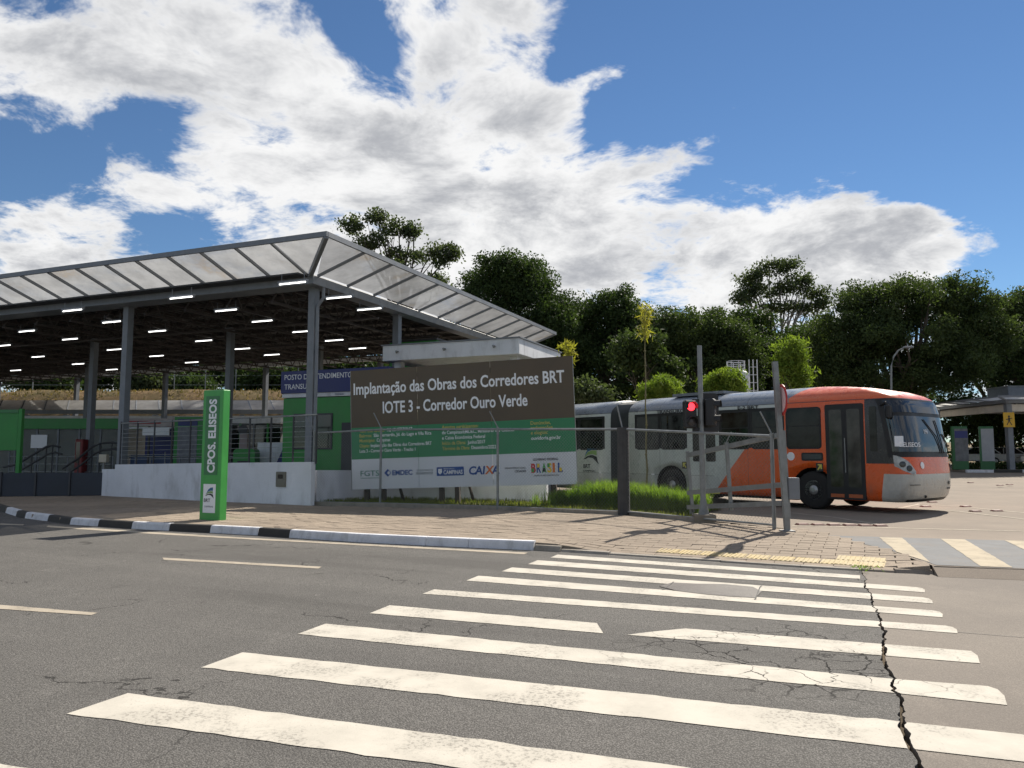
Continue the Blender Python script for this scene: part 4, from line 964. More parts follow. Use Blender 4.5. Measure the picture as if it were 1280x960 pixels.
mb = MB(); mb.sm = False; n = 15
for k in range(n):
    for (dx, dw) in ((0, 0), (.5, -.07)):
        x = -7.5 + .85 * (k + dx) / n; ring = []
        for (z, w, xf) in SL[1:]: ring.append((x, -(w + dw - .02), z - .04))
        for (z, w, xf) in reversed(SL[1:]): ring.append((x, (w + dw - .02), z - .04))
        mb.v += ring
nr = 2 * (len(SL) - 1)
for i in range(2 * n - 1):
    for k in range(nr - 1): mb.face([i * nr + k, i * nr + k + 1, (i + 1) * nr + k + 1, (i + 1) * nr + k])
mb.build('bellows', mat('bellows_rubber', (.075, .08, .08), .7, var=.2, scale=4, dirt=.3), bus)
MB().box((-6.6, -1.1, .22), (-5.5, 1.1, .45)).box((-4.2, -1.0, .2), (-.65, 1.0, .4)).box((-14, -1.05, .22), (-7.4, 1.05, .4)).build('underfloor_light_block', m_arch, bus)  # black boxes added beneath the bus floor to block light
def wheel(x, s):
    w = empty('wheel', (x, s * 1.10, .515)); w.parent = bus
    t = MB(); t.sm = True; t.lathe([(.26, s * .13), (.44, s * .145), (.50, s * .12), (.515, s * .06), (.515, -s * .1), (.48, -s * .14), (.3, -s * .14)], 36, 'y'); t.build('tyre', m_tyre, w)
    r = MB(); r.lathe([(.27, s * .130), (.255, s * .12), (.23, s * .08), (.15, s * .085), (.12, s * .14), (.06, s * .17), (.01, s * .17)], 30, 'y')
    for k in range(10):
        a = 2 * math.pi * k / 10; r.tube([(.145 * math.cos(a), s * .07, .145 * math.sin(a)), (.145 * math.cos(a), s * .115, .145 * math.sin(a))], .016, 6)
    rm_ = r.build('rim', m_rim, w)
    hl_ = MB()
    for k in range(8):
        a = 2 * math.pi * (k + .5) / 8; hl_.lathe([(.030, s * .082), (.030, s * .088)], 10, 'y', (.195 * math.cos(a), 0, .195 * math.sin(a)))
    hl_.build('vent_holes', m_arch, rm_)
for x in (0, -4.84, -11.0):
    for s in (-1, 1): wheel(x, s)
m_glw = mat('bus_glass', (.020, .021, .018), .10, var=.9, scale=2.6, fvar=.1, spec=.25); m_rub = mat('window_rubber', (.01, .01, .011), .55)
m_seat = mat('seat_shade', (.05, .055, .05), .6, var=.7, scale=3, spec=.3)
NY = -1.275
def side_window(x0, x1, z0=1.62, z1=2.76, split=.55, y=NY):
    w = MB(); w.prism_y(rrect(x0, z0, x1, z1, .10), y - .006, y + .02); o = w.build('window', m_rub, bus)
    zc = z0 + (z1 - z0) * split
    g = MB(); g.prism_y(rrect(x0 + .05, z0 + .05, x1 - .05, zc - .012, .05), y - .009, y); g.build('pane', m_glw, o)
    g = MB(); g.prism_y(rrect(x0 + .05, zc + .012, x1 - .05, z1 - .05, .05), y - .009, y); g.build('pane', m_glw, o)
for x0, x1 in ((-6.31, -5.30), (-5.25, -4.24), (-2.94, -1.92), (-1.87, -.86), (-.74, .30), (-9.02, -7.82), (-10.28, -9.08), (-11.54, -10.34), (-12.8, -11.6), (-14.05, -12.85)): side_window(x0, x1)
for x0, x1 in ((-2.99, -.80), (-6.36, -4.19), (-14.1, -7.77)): MB().box((x0, NY - .003, 1.66), (x1, NY + .01, 2.80)).build('window_band', m_rub, bus)
m_gld = mat('door_glass', (.055, .052, .046), .15, var=.6, scale=2.2, spec=.3)
def door(x0, x1, z0, z1, dark):
    d = MB(); d.prism_y(rrect(x0, z0, x1, z1, .05), NY - .006, NY + .03); o = d.build('door', m_rub if dark else m_bus, bus); xm = (x0 + x1) / 2
    for a, b in ((x0 + .06, xm - .025), (xm + .025, x1 - .06)):
        g = MB(); g.prism_y(rrect(a + .05, .62 if dark else 1.25, b - .04, z1 - .14, .05), NY - .010, NY); g.build('pane', m_gld, o)
        if dark: g = MB(); g.box((a + .04, NY - .012, z0 + .05), (b - .03, NY - .006, z0 + .14)); g.build('kick_plate', mat('kick_orange', (.40, .10, .03), .5), o)
    return o
dr = door(.42, 1.47, .30, 2.80, True); door(-4.08, -3.02, .34, 2.80, False)
MB().tube([(.96, NY - .03, 1.0), (.96, NY - .03, 1.9)], .015, 6).build('grab_rail', m_galv, dr)
# front: windscreen, display, lamps, badge
def patch(s0, s1, z0, z1, off, m, name, ns=18, nz=8, parent=bus, crown=0):
    mb = MB(); mb.sm = True
    for j in range(nz + 1):
        for i in range(ns + 1):
            s = fwd(inv(s0) + (inv(s1) - inv(s0)) * i / ns); z = z0 + (z1 - z0) * j / nz + crown * (1 - (2 * i / ns - 1) ** 2) * (1 - 2 * j / nz) * -1 * .5; mb.v.append(tuple(surf(s, z, off)))
    for j in range(nz):
        for i in range(ns): a = j * (ns + 1) + i; mb.face([a, a + 1, a + ns + 2, a + ns + 1])
    return mb.build(name, m, parent, fix=False)
m_ws = mat('windscreen_glass', (.011, .014, .019), .05, var=.55, scale=1.4, fvar=.0, spec=.8); m_dsp = mat('display_glass', (.024, .03, .04), .08, var=.3, scale=1.0)
patch(-.992, .992, 1.40, 2.88, .006, m_rub, 'screen_surround', 30, 10)
ws = patch(-.955, .955, 1.54, 2.44, .013, m_ws, 'windscreen', 30, 10); patch(-.94, .94, 2.53, 2.84, .013, m_dsp, 'route_display', 24, 4)
w2 = MB(); w2.prism_y(rrect(1.62, 1.55, 1.80, 2.7, .04), NY - .008, NY + .02); w2.build('quarter_window', m_glw, bus)
def poly_patch(pts, off, m, name, parent=bus):
    mb = MB(); mb.v = [tuple(surf(s, z, off)) for s, z in pts]; mb.face(range(len(pts))); return mb.build(name, m, parent, fix=False)
def grid_poly(top, bot, off, m, name, n=10, parent=bus):
    mb = MB(); mb.sm = True
    for i in range(n + 1):
        t = i / n
        for ln in (bot, top):
            k = t * (len(ln) - 1); j = min(int(k), len(ln) - 2); f = k - j; mb.v.append(tuple(surf(ln[j][0] + (ln[j + 1][0] - ln[j][0]) * f, ln[j][1] + (ln[j + 1][1] - ln[j][1]) * f, off)))
    for i in range(n): mb.face([2 * i, 2 * i + 2, 2 * i + 3, 2 * i + 1])
    return mb.build(name, m, parent, fix=False)
m_lamp = mat('lamp_lens', (.34, .35, .35), .12, var=.5, scale=9, spec=.8); m_dlamp = mat('lamp_reflector', (.06, .06, .06), .15, metal=.6)
for sg in (-1, 1):
    hl = grid_poly([(sg * .955, 1.46), (sg * .80, 1.40), (sg * .60, 1.29), (sg * .42, 1.06)], [(sg * .955, 1.18), (sg * .80, 1.07), (sg * .60, 1.0), (sg * .43, .97)], .016, m_lamp, 'headlight')
    for s in (.80, .62):
        r = MB(); r.lathe([(.075, 0), (.07, .012), (.03, .016)], 16, 'z'); q = r.build('reflector', m_dlamp, hl); q.matrix_local = frame(sg * s, 1.23 if s == .8 else 1.13, .014)
patch(-.95, .96, 1.0, 1.405, .010, mat('front_orange', (.68, .098, .014), .3, coat=.3), 'front_band', 16, 3)
patch(.64, .86, .88, 1.16, .008, mat('front_orange', (.52, .105, .02), .3), 'front_band', 8, 3) if False else None
bd = MB(); bd.lathe([(.085, 0), (.085, .012), (.07, .016)], 20, 'z'); q = bd.build('badge', m_ltxt, bus); q.matrix_local = frame(-.20, 1.20, .012)
def front_text(t, m, s, z, size, **kw): o = link('lettering', text_mesh(t, m, size=size, align='CENTER', **kw), bus); o.matrix_local = frame(s, z, .022); return o
front_text('1426', m_blk, .60, 1.15, .15, bold=.015); front_text('C.ELISEOS', m_ltxt, -.52, 1.66, .16, bold=.01, width=.66); front_text('194', m_ltxt, -.02, 2.0, .16)
q = MB().box((-.10, -.13, 0), (.10, .13, .003)).build('notice', m_ltxt, bus); q.matrix_local = frame(-.80, 1.80, .018)
q = MB().box((-.11, -.02, 0), (.11, .02, .003)).build('number_plate', m_blk, bus); q.matrix_local = frame(.25, .60, .008)
em = MB(); em.lathe([(.05, 0), (.05, .008)], 16, 'z'); q = em.build('emblem', m_dsteel, bus); q.matrix_local = frame(.25, .74, .01)
for (s0, z0, s1, z1) in ((.10, 1.50, -.02, 2.36), (.16, 1.50, .08, 2.36), (.62, 1.53, .22, 2.0)):
    MB().tube([surf(s0, z0, .03), surf((s0 + s1) / 2, (z0 + z1) / 2, .035), surf(s1, z1, .03)], .014, 5).build('wiper', m_rub, bus)
patch(-.62, .8, .30, .36, .01, m_rub, 'lower_lip', 20, 2); q = MB().box((-.17, -.008, 0), (.17, .008, .004)).build('bumper_slot', m_rub, bus); q.matrix_local = frame(-.47, .72, .006); q = MB().tube([(0, 0, 0), (0, 0, .03)], .035, 10).build('tow_eye', m_rub, bus); q.matrix_local = frame(-.10, .42, .0)
# mirrors
for sg, s in ((-1, -.975), (1, .96)):
    b0 = surf(s, 2.72); tip = b0 + Vector((.24, sg * .10, -.02)); mr_ = MB(); mr_.tube([b0, b0 + Vector((.16, sg * .08, .06)), tip], .035, 8); o = mr_.build('mirror_arm', m_rub, bus)
    h = MB(); h.bbox((tip.x - .06, tip.y - .09, tip.z - .34), (tip.x + .06, tip.y + .09, tip.z + .02), .04); h.build('mirror_head', m_rub, o)
# side marks
sg_ = MB(); sg_.prism_y(rrect(-.30, 1.30, .33, 1.52, .05), NY - .008, NY); o = sg_.build('route_plate', m_rub, bus); g = MB(); g.prism_y(rrect(-.26, 1.34, .29, 1.48, .03), NY - .010, NY - .007); g.build('pane', m_dsp, o)
em = MB(); em.lathe([(.115, 0), (.115, .008)], 22, 'y', (-.62, NY - .008, 1.42)); em.build('emblem', m_ltxt, bus)
m_ysg = mat('arrow_yellow', (.55, .50, .10), .5)
for x in (.22, -4.30):
    o = MB().box((x - .10, NY - .006, 1.02), (x + .10, NY, 1.24)).build('arrow_plate', m_blk, bus); a = MB(); s = 1 if x > 0 else -1
    a.prism_y([(x - .07 * s, 1.06), (x - .04 * s, 1.05), (x + .03 * s, 1.13), (x + .03 * s, 1.08), (x + .07 * s, 1.08), (x + .07 * s, 1.21), (x - .05 * s, 1.21), (x - .05 * s, 1.18), (x + .0 * s, 1.17)], NY - .009, NY - .005); a.build('arrow', m_ysg, o)
brt_logo(bus, -8.85, NY - .004, 1.12, .78); text('BRT', m_blk, bus, (-8.85, NY - .006, .98), size=.20, bold=.015); text('CAMPINAS', m_blk, bus, (-8.85, NY - .006, .84), size=.11, width=.62)
text('TRANSURC', m_blk, bus, (-5.4, NY - .012, 2.80), size=.14, bold=.02, width=1.1); text('E-2 BRT', m_blk, bus, (-2.3, NY - .012, 2.80), size=.12, bold=.02, width=.7)
for x in (-5.6, -2.4, -.9, -8.0): MB().box((x - .06, NY - .008, .80), (x + .06, NY, .84)).build('marker_lamp', m_or if x > -3 else m_ltxt, bus)
MB().box((-6.6, NY - .004, .36), (-5.5, NY, .42)).box((-4.2, NY - .004, .285), (-3.0, NY - .0005, .36)).build('skirt_strip', m_ysg, bus)
MB().box((-5.2, -.7, 3.36), (-3.2, .7, 3.45)).build('roof_hatch', m_steel, bus)

# ------------------------------------------------------------------ plants
m_bark = mat('bark', (.085, .068, .052), .9, var=.35, scale=3, bump=.6, bscale=12)
m_barkp = mat('pale_bark', (.24, .22, .19), .85, var=.3, scale=2)
F_dark = foliage('leaf_dark', (.026, .045, .017), (.058, .088, .031), .34)
F_mid = foliage('leaf_mid', (.036, .055, .022), (.080, .110, .042), .36)
F_euc = foliage('leaf_grey_green', (.050, .070, .036), (.095, .118, .062), .38)
F_br = foliage('leaf_bright', (.10, .16, .025), (.22, .28, .055), .45, 1.5)
F_yel = foliage('leaf_yellow', (.24, .24, .04), (.38, .34, .08), .45, 2)
F_grass = foliage('grass_blade', (.095, .17, .022), (.22, .31, .055), .5, 1.2)
def leaf_mesh(name, centres, size, m, rs, aspect=.55, droop=0.0):
    n = len(centres); c = np.asarray(centres)
    d = rs.normal(size=(n, 3)); d[:, 2] -= droop; d /= np.linalg.norm(d, axis=1)[:, None]
    e = np.cross(d, rs.normal(size=(n, 3))); e /= np.linalg.norm(e, axis=1)[:, None] + 1e-9
    s = size * rs.uniform(.6, 1.35, (n, 1)); a = d * s * .5; b = e * s * .5 * aspect
    v = np.stack([c - a, c + b * 1.0 - a * .1, c + a, c - b * 1.0 - a * .1], 1).reshape(-1, 3)
    me = bpy.data.meshes.new(name); me.vertices.add(4 * n); me.vertices.foreach_set('co', v.astype(np.float32).ravel())
    me.loops.add(4 * n); me.loops.foreach_set('vertex_index', np.arange(4 * n, dtype=np.int32))
    me.polygons.add(n); me.polygons.foreach_set('loop_start', np.arange(0, 4 * n, 4, dtype=np.int32)); me.polygons.foreach_set('loop_total', np.full(n, 4, np.int32))
    me.materials.append(m); me.update(); me.validate(); return me
def crown_points(lobes, nclump, nleaf, cr, rs, flat=.7, hollow=.45):
    sub = []
    for c, r in lobes:
        sub.append((c, tuple(x * .86 for x in r)))
        for _ in range(6):
            d = rs.normal(size=3); d /= np.linalg.norm(d); d[2] = d[2] * .8 + .15; f = rs.uniform(.30, .55)
            sub.append((tuple(np.array(c) + d * np.array(r) * (1.10 - f * .6)), tuple(x * f for x in r)))
    lobes = sub
    vol = np.array([r[0] * r[1] * r[2] for _, r in lobes]) ** .67; vol /= vol.sum(); out = []; cs = []
    for (c, r), f in zip(lobes, vol):
        k = max(3, int(nclump * f)); d = rs.normal(size=(k, 3)); d /= np.linalg.norm(d, axis=1)[:, None]
        rad = rs.uniform(hollow, 1.0, (k, 1)) ** .6; cs.append(np.array(c) + d * rad * np.array(r))
    cs = np.concatenate(cs); k = len(cs); scale = rs.uniform(.55, 1.35, (k, 1, 1))
    p = rs.normal(size=(k, nleaf, 3)); p /= np.linalg.norm(p, axis=2)[:, :, None]; p *= rs.uniform(0, 1, (k, nleaf, 1)) ** .45 * cr * scale; p[:, :, 2] *= flat
    return (cs[:, None, :] + p).reshape(-1, 3), cs
def tree(name, label, base, lobes, nclump, nleaf, leaf, cr, lm, bm_, seed, group=None, trunk_r=.3, limbs=9, aspect=.55, hollow=.45, cat='tree', droop=0, flat=.7):
    rs = np.random.RandomState(seed); base = Vector(base)
    o = empty(name, base, 0, label, cat, group); lob = [((Vector(c) - base), r) for c, r in lobes]
    pts, cs = crown_points([(tuple(c), r) for c, r in lob], nclump, nleaf, cr, rs, flat, hollow)
    link('crown', leaf_mesh('crown', pts, leaf, lm, rs, aspect, droop), o)
    top = max(lob, key=lambda l: l[0].z)[0]; cen = sum((l[0] for l in lob), Vector()) / len(lob); mb = MB()
    fork = Vector((cen.x * .55, cen.y * .55, max(cen.z * .45, .4))); jit = lambda s: Vector(rs.normal(size=3) * s)
    mb.tube([(0, 0, -.2), fork * .33 + jit(trunk_r * .5), fork * .66 + jit(trunk_r * .5), fork], [trunk_r * 1.25, trunk_r, trunk_r * .9, trunk_r * .75], 8)
    ends = [c for c, _ in lob] + [Vector(cs[i]) for i in rs.choice(len(cs), min(limbs, len(cs)), False)]
    for e in ends:
        m1 = fork.lerp(e, .4) + jit(.25) + Vector((0, 0, .2 * (e - fork).length * .3)); m2 = fork.lerp(e, .75) + jit(.25)
        mb.tube([fork + Vector((0, 0, -.1)), m1, m2, e], [trunk_r * .5, trunk_r * .32, trunk_r * .18, trunk_r * .06], 5, False)
        for _ in range(2):
            q = m2 + Vector(rs.normal(size=3)) * (e - fork).length * .09; mb.tube([m1.lerp(m2, .6), q], [trunk_r * .16, trunk_r * .05], 4, False)
    mb.build('trunk', bm_, o, fix=False); return o
def lob(px, py, rx, ry, Y, dep=.8): c = AT(px, py, Y); return (c, (rx * Y / FPX, rx * Y / FPX * dep, ry * Y / FPX))
m_poly2 = panel_mat('shelter_sheet', (.78, .78, .77), .7, .04, False)
# ------------------------------------------------------------------ rising ground behind
def hz(x, y):
    t = min(max((y - 53) / 9, 0), 1); t = t * t * (3 - 2 * t); t *= 1 - min(max((x - 18) / 8, 0), 1) * min(max((74 - y) / 6, 0), 1); k = min(max((x + 4) / 22, 0), 1); k = k * k * (3 - 2 * k)
    return zy(min(y, 88)) - .25 + t * (6.3 * (1 - k) + 1.2 * k) + .02 * max(y - 66, 0)
mb = MB(); nx, ny = 60, 40; rs = np.random.RandomState(1); mb.sm = True
for j in range(ny + 1):
    for i in range(nx + 1):
        x = -110 + 240 * i / nx; y = 50 + 110 * (j / ny) ** 1.6; mb.v.append((x, y, hz(x, y) + (rs.normal() * .12 if y > 54 else 0)))
for j in range(ny):
    for i in range(nx): a = j * (nx + 1) + i; mb.face([a, a + 1, a + nx + 2, a + nx + 1])
tag(mb.build('hillside', m_hill, fix=False), kind='structure')
def on(px, Y, dy=0): p = AT(px, 500, Y); return (p.x, Y, hz(p.x, Y) - .05)
GT = 'trees of the wood behind the terminal'
tree('loose_crowned_tree', 'tall airy tree with separate leaf tufts showing above the hall roof edge', on(505, 64), [lob(442, 283, 14, 9, 64), lob(470, 272, 12, 10, 64), lob(497, 285, 18, 12, 64), lob(466, 302, 22, 9, 63), lob(518, 290, 9, 7, 64), lob(508, 318, 22, 10, 64), lob(545, 322, 22, 12, 63), lob(566, 316, 10, 8, 63), lob(530, 352, 26, 12, 64), lob(487, 335, 22, 9, 63)], 230, 34, .27, .80, F_euc, m_bark, 21, GT, .32, 14, hollow=.1)
tree('broad_dark_tree', 'broad dark rounded evergreen rising just behind the far roof tip', on(640, 60), [lob(625, 370, 58, 48, 60), lob(670, 395, 50, 58, 60), lob(600, 400, 46, 50, 59), lob(650, 350, 46, 28, 61), lob(690, 440, 40, 50, 59), lob(640, 450, 60, 50, 60)], 640, 150, .215, 1.0, F_dark, m_bark, 22, GT, .45, 10)
tree('dense_dark_tree', 'dense dark tree between the broad evergreen and the slim stalk', on(755, 62), [lob(745, 410, 46, 48, 62), lob(790, 425, 42, 46, 61), lob(715, 420, 40, 50, 63), lob(755, 470, 60, 36, 61), lob(770, 385, 34, 24, 62)], 580, 150, .215, 1.0, F_dark, m_bark, 23, GT, .42, 10)
tree('mid_green_tree', 'round mid green tree standing directly behind the traffic light pole', on(870, 60), [lob(870, 415, 50, 38, 60), lob(905, 430, 42, 38, 60), lob(835, 435, 42, 48, 61), lob(925, 460, 36, 36, 60), lob(875, 470, 60, 34, 60)], 580, 150, .215, 1.0, F_mid, m_bark, 24, GT, .42, 10)
tree('tall_gum_tree', 'tall thin crowned gum tree with bare pale limbs above the wood', on(968, 80), [lob(940, 348, 18, 10, 80), lob(962, 336, 16, 9, 80), lob(985, 332, 15, 9, 80), lob(1003, 350, 17, 9, 80), lob(950, 366, 26, 9, 80), lob(983, 360, 20, 9, 80), lob(1018, 366, 13, 9, 80), lob(930, 376, 13, 8, 79), lob(1012, 386, 17, 9, 80), lob(975, 384, 22, 8, 80), lob(1026, 380, 8, 6, 80)], 300, 32, .30, .95, F_euc, m_barkp, 25, GT, .36, 18, hollow=.1)
tree('understorey_tree', 'lower shaded tree below the tall gum tree', on(970, 66), [lob(955, 455, 40, 40, 66), lob(990, 450, 30, 36, 66), lob(1000, 430, 26, 24, 67)], 260, 130, .23, 1.0, F_dark, m_bark, 26, GT, .3)
tree('spreading_tree', 'very wide spreading tree with layered crown behind the bus front', on(1130, 56), [lob(1060, 420, 54, 40, 56), lob(1115, 385, 58, 34, 56), lob(1175, 380, 56, 34, 57), lob(1215, 415, 48, 40, 56), lob(1140, 425, 80, 34, 55), lob(1050, 460, 46, 34, 56), lob(1110, 468, 66, 28, 55), lob(1185, 462, 50, 30, 55), lob(1085, 375, 30, 18, 57)], 900, 150, .20, .95, F_mid, m_bark, 27, GT, .5, 22)
tree('spreading_tree', 'wide tree beside the right shelter with sky showing through its lower limbs', on(1290, 60), [lob(1262, 395, 46, 26, 60), lob(1300, 420, 60, 44, 60), lob(1250, 440, 40, 26, 60), lob(1330, 400, 60, 40, 60), lob(1270, 470, 50, 18, 60)], 500, 150, .21, .95, F_mid, m_bark, 28, GT, .45, 14)
for i, (px, top, rw, lm, lab) in enumerate([(700, 368, 44, F_dark, 'dark tree filling the gap behind the broad evergreen and reed tuft'), (822, 384, 44, F_mid, 'dark tree filling the wood behind the slim cane plume'), (918, 388, 40, F_dark, 'dark tree at the left foot of the tall gum tree'), (1018, 402, 36, F_dark, 'dark tree at the right foot of the tall gum tree'), (1236, 366, 44, F_mid, 'tree joining the two wide spreading crowns behind the shelter')]):
    tree('wood_tree', lab, on(px, 70), [lob(px, top + 30, rw, 30, 70), lob(px - rw * .5, top + 55, rw * .8, 40, 70), lob(px + rw * .5, top + 58, rw * .8, 40, 70), lob(px, top + 85, rw, 36, 69)], 260, 120, .26, 1.25, lm, m_bark, 90 + i, GT, .3)
for i, (px, py, rx, ry, Y, lm, lab) in enumerate([(1040, 520, 60, 40, 64, F_dark, 'dark bush mass behind the bus roof at the foot of the spreading tree'), (1215, 530, 70, 48, 66, F_dark, 'dark bush behind the green information panel at the right shelter'), (1290, 530, 60, 48, 66, F_dark, 'dark bush behind the yellow sign at the right shelter'), (830, 500, 70, 36, 66, F_dark, 'dark bush behind the slim stalk at the foot of the wood'), (930, 505, 60, 34, 65, F_dark, 'dark bush behind the water tank'), (730, 500, 56, 36, 64, F_dark, 'dark bush behind the bus bellows'),
                                                     (238, 492, 40, 20, 68, F_dark, 'dark bush behind the hilltop fence under the hall roof'), (178, 478, 26, 14, 66, F_euc, 'leafy bush on the hilltop bank beside the second column'), (60, 478, 34, 10, 69, F_dark, 'dark bush on the hilltop bank left of the inner columns'), (330, 478, 40, 20, 67, F_dark, 'dark bush on the hilltop behind the fence near the kiosk'), (560, 480, 70, 60, 66, F_dark, 'dark bush mass behind the entrance canopy')]):
    tree('bush', lab, on(px, Y), [lob(px - rx * .4, py, rx * .6, ry, Y), lob(px + rx * .4, py + 4, rx * .6, ry * .9, Y), lob(px, py - ry * .3, rx * .5, ry * .7, Y)], 110, 90, .32, 1.2, lm, m_bark, 40 + i, 'bushes at the edge of the wood', .14, 5, cat='bush')
for i, (px, lab) in enumerate([(-10, 'dark tree on the hilltop seen past the leftmost far columns'), (95, 'dark tree on the hilltop between the inner columns'), (190, 'dark tree on the hilltop beside the second column'), (290, 'dark tree on the hilltop behind the green totem'), (385, 'dark tree on the hilltop behind the service kiosk'), (455, 'dark tree on the hilltop between the kiosk fascia and entrance canopy')]):
    tree('hilltop_tree', lab, on(px, 82), [lob(px - 28, 472 - (14 if px > 400 else 0), 36, 13, 82), lob(px + 26, 470, 36, 14, 82), lob(px, 462, 34, 10, 83)], 120, 75, .40, 1.5, F_dark, m_bark, 80 + i, GT, .3)
# nearer shrubs and palms behind the bus
def yd(px, Y): p = AT(px, 600, Y); return (p.x, Y, zy(Y))
tree('young_tree', 'small bright leaved tree behind the bus and slim stalk', yd(810, 46), [lob(800, 432, 26, 14, 46), lob(825, 455, 20, 14, 46), lob(785, 448, 18, 12, 46), lob(832, 478, 14, 10, 46)], 110, 60, .26, .9, F_mid, m_bark, 61, None, .12)
for i, (px, py, r_, lab) in enumerate([(830, 486, 24, 'rounded lime green shrub left of the traffic light pole'), (904, 478, 25, 'rounded lime green shrub right of the traffic light pole')]):
    tree('lime_shrub', lab, yd(px, 40), [lob(px, py, r_, 15, 40), lob(px - 12, py + 8, 14, 12, 40), lob(px + 14, py + 8, 14, 12, 40)], 150, 60, .26, .42, F_br, m_bark, 71 + i, 'lime shrubs behind the bus', .07, 8, aspect=.2, cat='shrub', droop=.7)
tree('bamboo_clump', 'tall light green bamboo clump behind the leaning gate post', yd(990, 46), [lob(990, 440, 13, 20, 46), lob(993, 470, 14, 22, 46), lob(986, 455, 10, 20, 46)], 90, 60, .30, .7, F_br, m_bark, 64, None, .08, aspect=.25, cat='bamboo', droop=.8)
tree('pale_shrub', 'pale grey leaved shrub behind the rear bus section', yd(738, 40), [lob(733, 490, 22, 12, 40), lob(752, 494, 16, 9, 40)], 60, 55, .20, .6, F_euc, m_bark, 65, None, .06, cat='shrub')
# slim stalk with a yellow plume and the reed at the billboard edge
def stalk(name, label, base, top, plume, n, r, leafm, seed):
    o = empty(name, base, 0, label, 'plant'); rs = np.random.RandomState(seed); v = Vector(top) - Vector(base); mb = MB()
    ks = [Vector((v.x * t + rs.normal() * .012, v.y * t, v.z * t)) for t in np.linspace(0, 1, 14)]; mb.tube(ks, [r * (1 - .7 * k / 13) for k in range(14)], 6)
    for k in ks[1:-1]: mb.tube([k - Vector((0, 0, .02)), k + Vector((0, 0, .02))], r * 1.15, 6)
    mb.build('stem', mat('cane', (.20, .17, .075), .7, var=.3, scale=4), o, fix=False); pts = []
    for k in range(n): t = rs.uniform(1 - plume, 1.0); pts.append(v * t + Vector((rs.normal() * .11, rs.normal() * .11, rs.normal() * .05)))
    link('plume', leaf_mesh('plume', np.array([tuple(p) for p in pts]), .34, leafm, rs, .14, .6), o)
bq = G(817, 628, PZ); stalk('cane_plant', 'slim tall cane with a yellow plume growing out of the grass bed', bq + Vector((0, 1.2, 0)), AT(806, 384, bq.y + 1.2), .17, 150, .035, F_yel, 5)
bq = Vector((1.78, 22.35, .1)); stalk('reed_plant', 'yellow green reed tuft poking above the billboard corner', bq, AT(709, 428, 22.3), .13, 130, .025, F_yel, 6)

# ------------------------------------------------------------------ grass bed
bedp = [G(400, 630, .13), G(620, 635.5, .13), G(780, 642, .13), G(872, 650.5, .13), G(880, 640, .13), Vector((5.6, 20.6, .13)), Vector((3.6, 23.4, .13)), Vector((.4, 24.6, .13)), Vector((-4.6, 25.5, .13)), Vector((-5.7, 23.6, .13))]
m_bed = ground_mat('bed_soil', (.10, .11, .035), (.10, .075, .04), (.17, .17, .06), agg=.5, cracks=False, bump=.9)
tag(sheet('planting_bed', [p[:2] for p in bedp], .13, m_bed), kind='structure')
def blades(name, n, region, hmin, hmax, m, seed, label, w=.012):
    rs = np.random.RandomState(seed); V = []; F = []
    cnt = 0
    while cnt < n:
        x, y, dens = region(rs)
        if x is None: continue
        h = rs.uniform(hmin, hmax) * dens; a = rs.uniform(0, 6.28); lean = rs.uniform(.05, .55) * h; ca, sa = math.cos(a), math.sin(a); ww = w * rs.uniform(.6, 1.3); b = len(V)
        px_, py_ = -sa * ww, ca * ww
        V += [(x - px_, y - py_, .12), (x + px_, y + py_, .12), (x + ca * lean * .35 + px_ * .8, y + sa * lean * .35 + py_ * .8, .12 + h * .6), (x + ca * lean * .35 - px_ * .8, y + sa * lean * .35 - py_ * .8, .12 + h * .6), (x + ca * lean, y + sa * lean, .12 + h * (1 - .12 * rs.rand()))]
        F += [(b, b + 1, b + 2, b + 3), (b + 3, b + 2, b + 4)]; cnt += 1
    me = bpy.data.meshes.new(name); me.from_pydata(V, [], F); me.materials.append(m); o = link(name, me)
    return tag(o, label, 'grass', kind='stuff')
BEDP = [(p[0], p[1]) for p in bedp]
tall = [(G(662, 632, .12).x, G(662, 632, .12).y), (G(780, 638, .12).x, G(780, 638, .12).y), (G(872, 645, .12).x, G(872, 645, .12).y), (5.2, 20.2), (3.9, 21.6), (1.0, 21.9)]
def reg_tall(rs):
    x, y = rs.uniform(.3, 5.4), rs.uniform(15.5, 22.2)
    if not inside(x, y, tall): return None, 0, 0
    return x, y, .75 + .5 * (math.sin(x * 2.1 + y) * .5 + .5) * (1.15 - .1 * max(x - 3, 0))
blades('tall_grass', 15000, reg_tall, .36, .66, F_grass, 3, 'tall bright green grass growing in the fenced bed', .010)
def reg_low(rs):
    x, y = rs.uniform(-5.9, 5.6), rs.uniform(15.5, 25.5)
    if not inside(x, y, BEDP) or rs.rand() > .35 + .65 * (math.sin(x * 1.7) * math.sin(y * 2.3) > -.2): return None, 0, 0
    return x, y, 1
blades('low_weeds', 9000, reg_low, .05, .16, foliage('weed_blade', (.10, .13, .02), (.20, .21, .05), .4, 2), 4, 'low yellow green weeds round the billboard legs and along the fence foot', .010)
rsb = random.Random(8)
def reg_bank(rs):
    x, y = rs.uniform(-50, 2), 53 + 13 * rs.rand(); return x, y, 1 if math.sin(x * 1.3) * math.sin(y * 1.9 + x) > -.5 else .5
bk = blades('bank_grass', 9000, reg_bank, .08, .30, foliage('dry_blade', (.09, .085, .03), (.24, .165, .08), .3, .45), 12, 'dry yellow grass covering the bank behind the far platform', .05)
for v in bk.data.vertices: v.co.z += hz(v.co.x, v.co.y) - .15
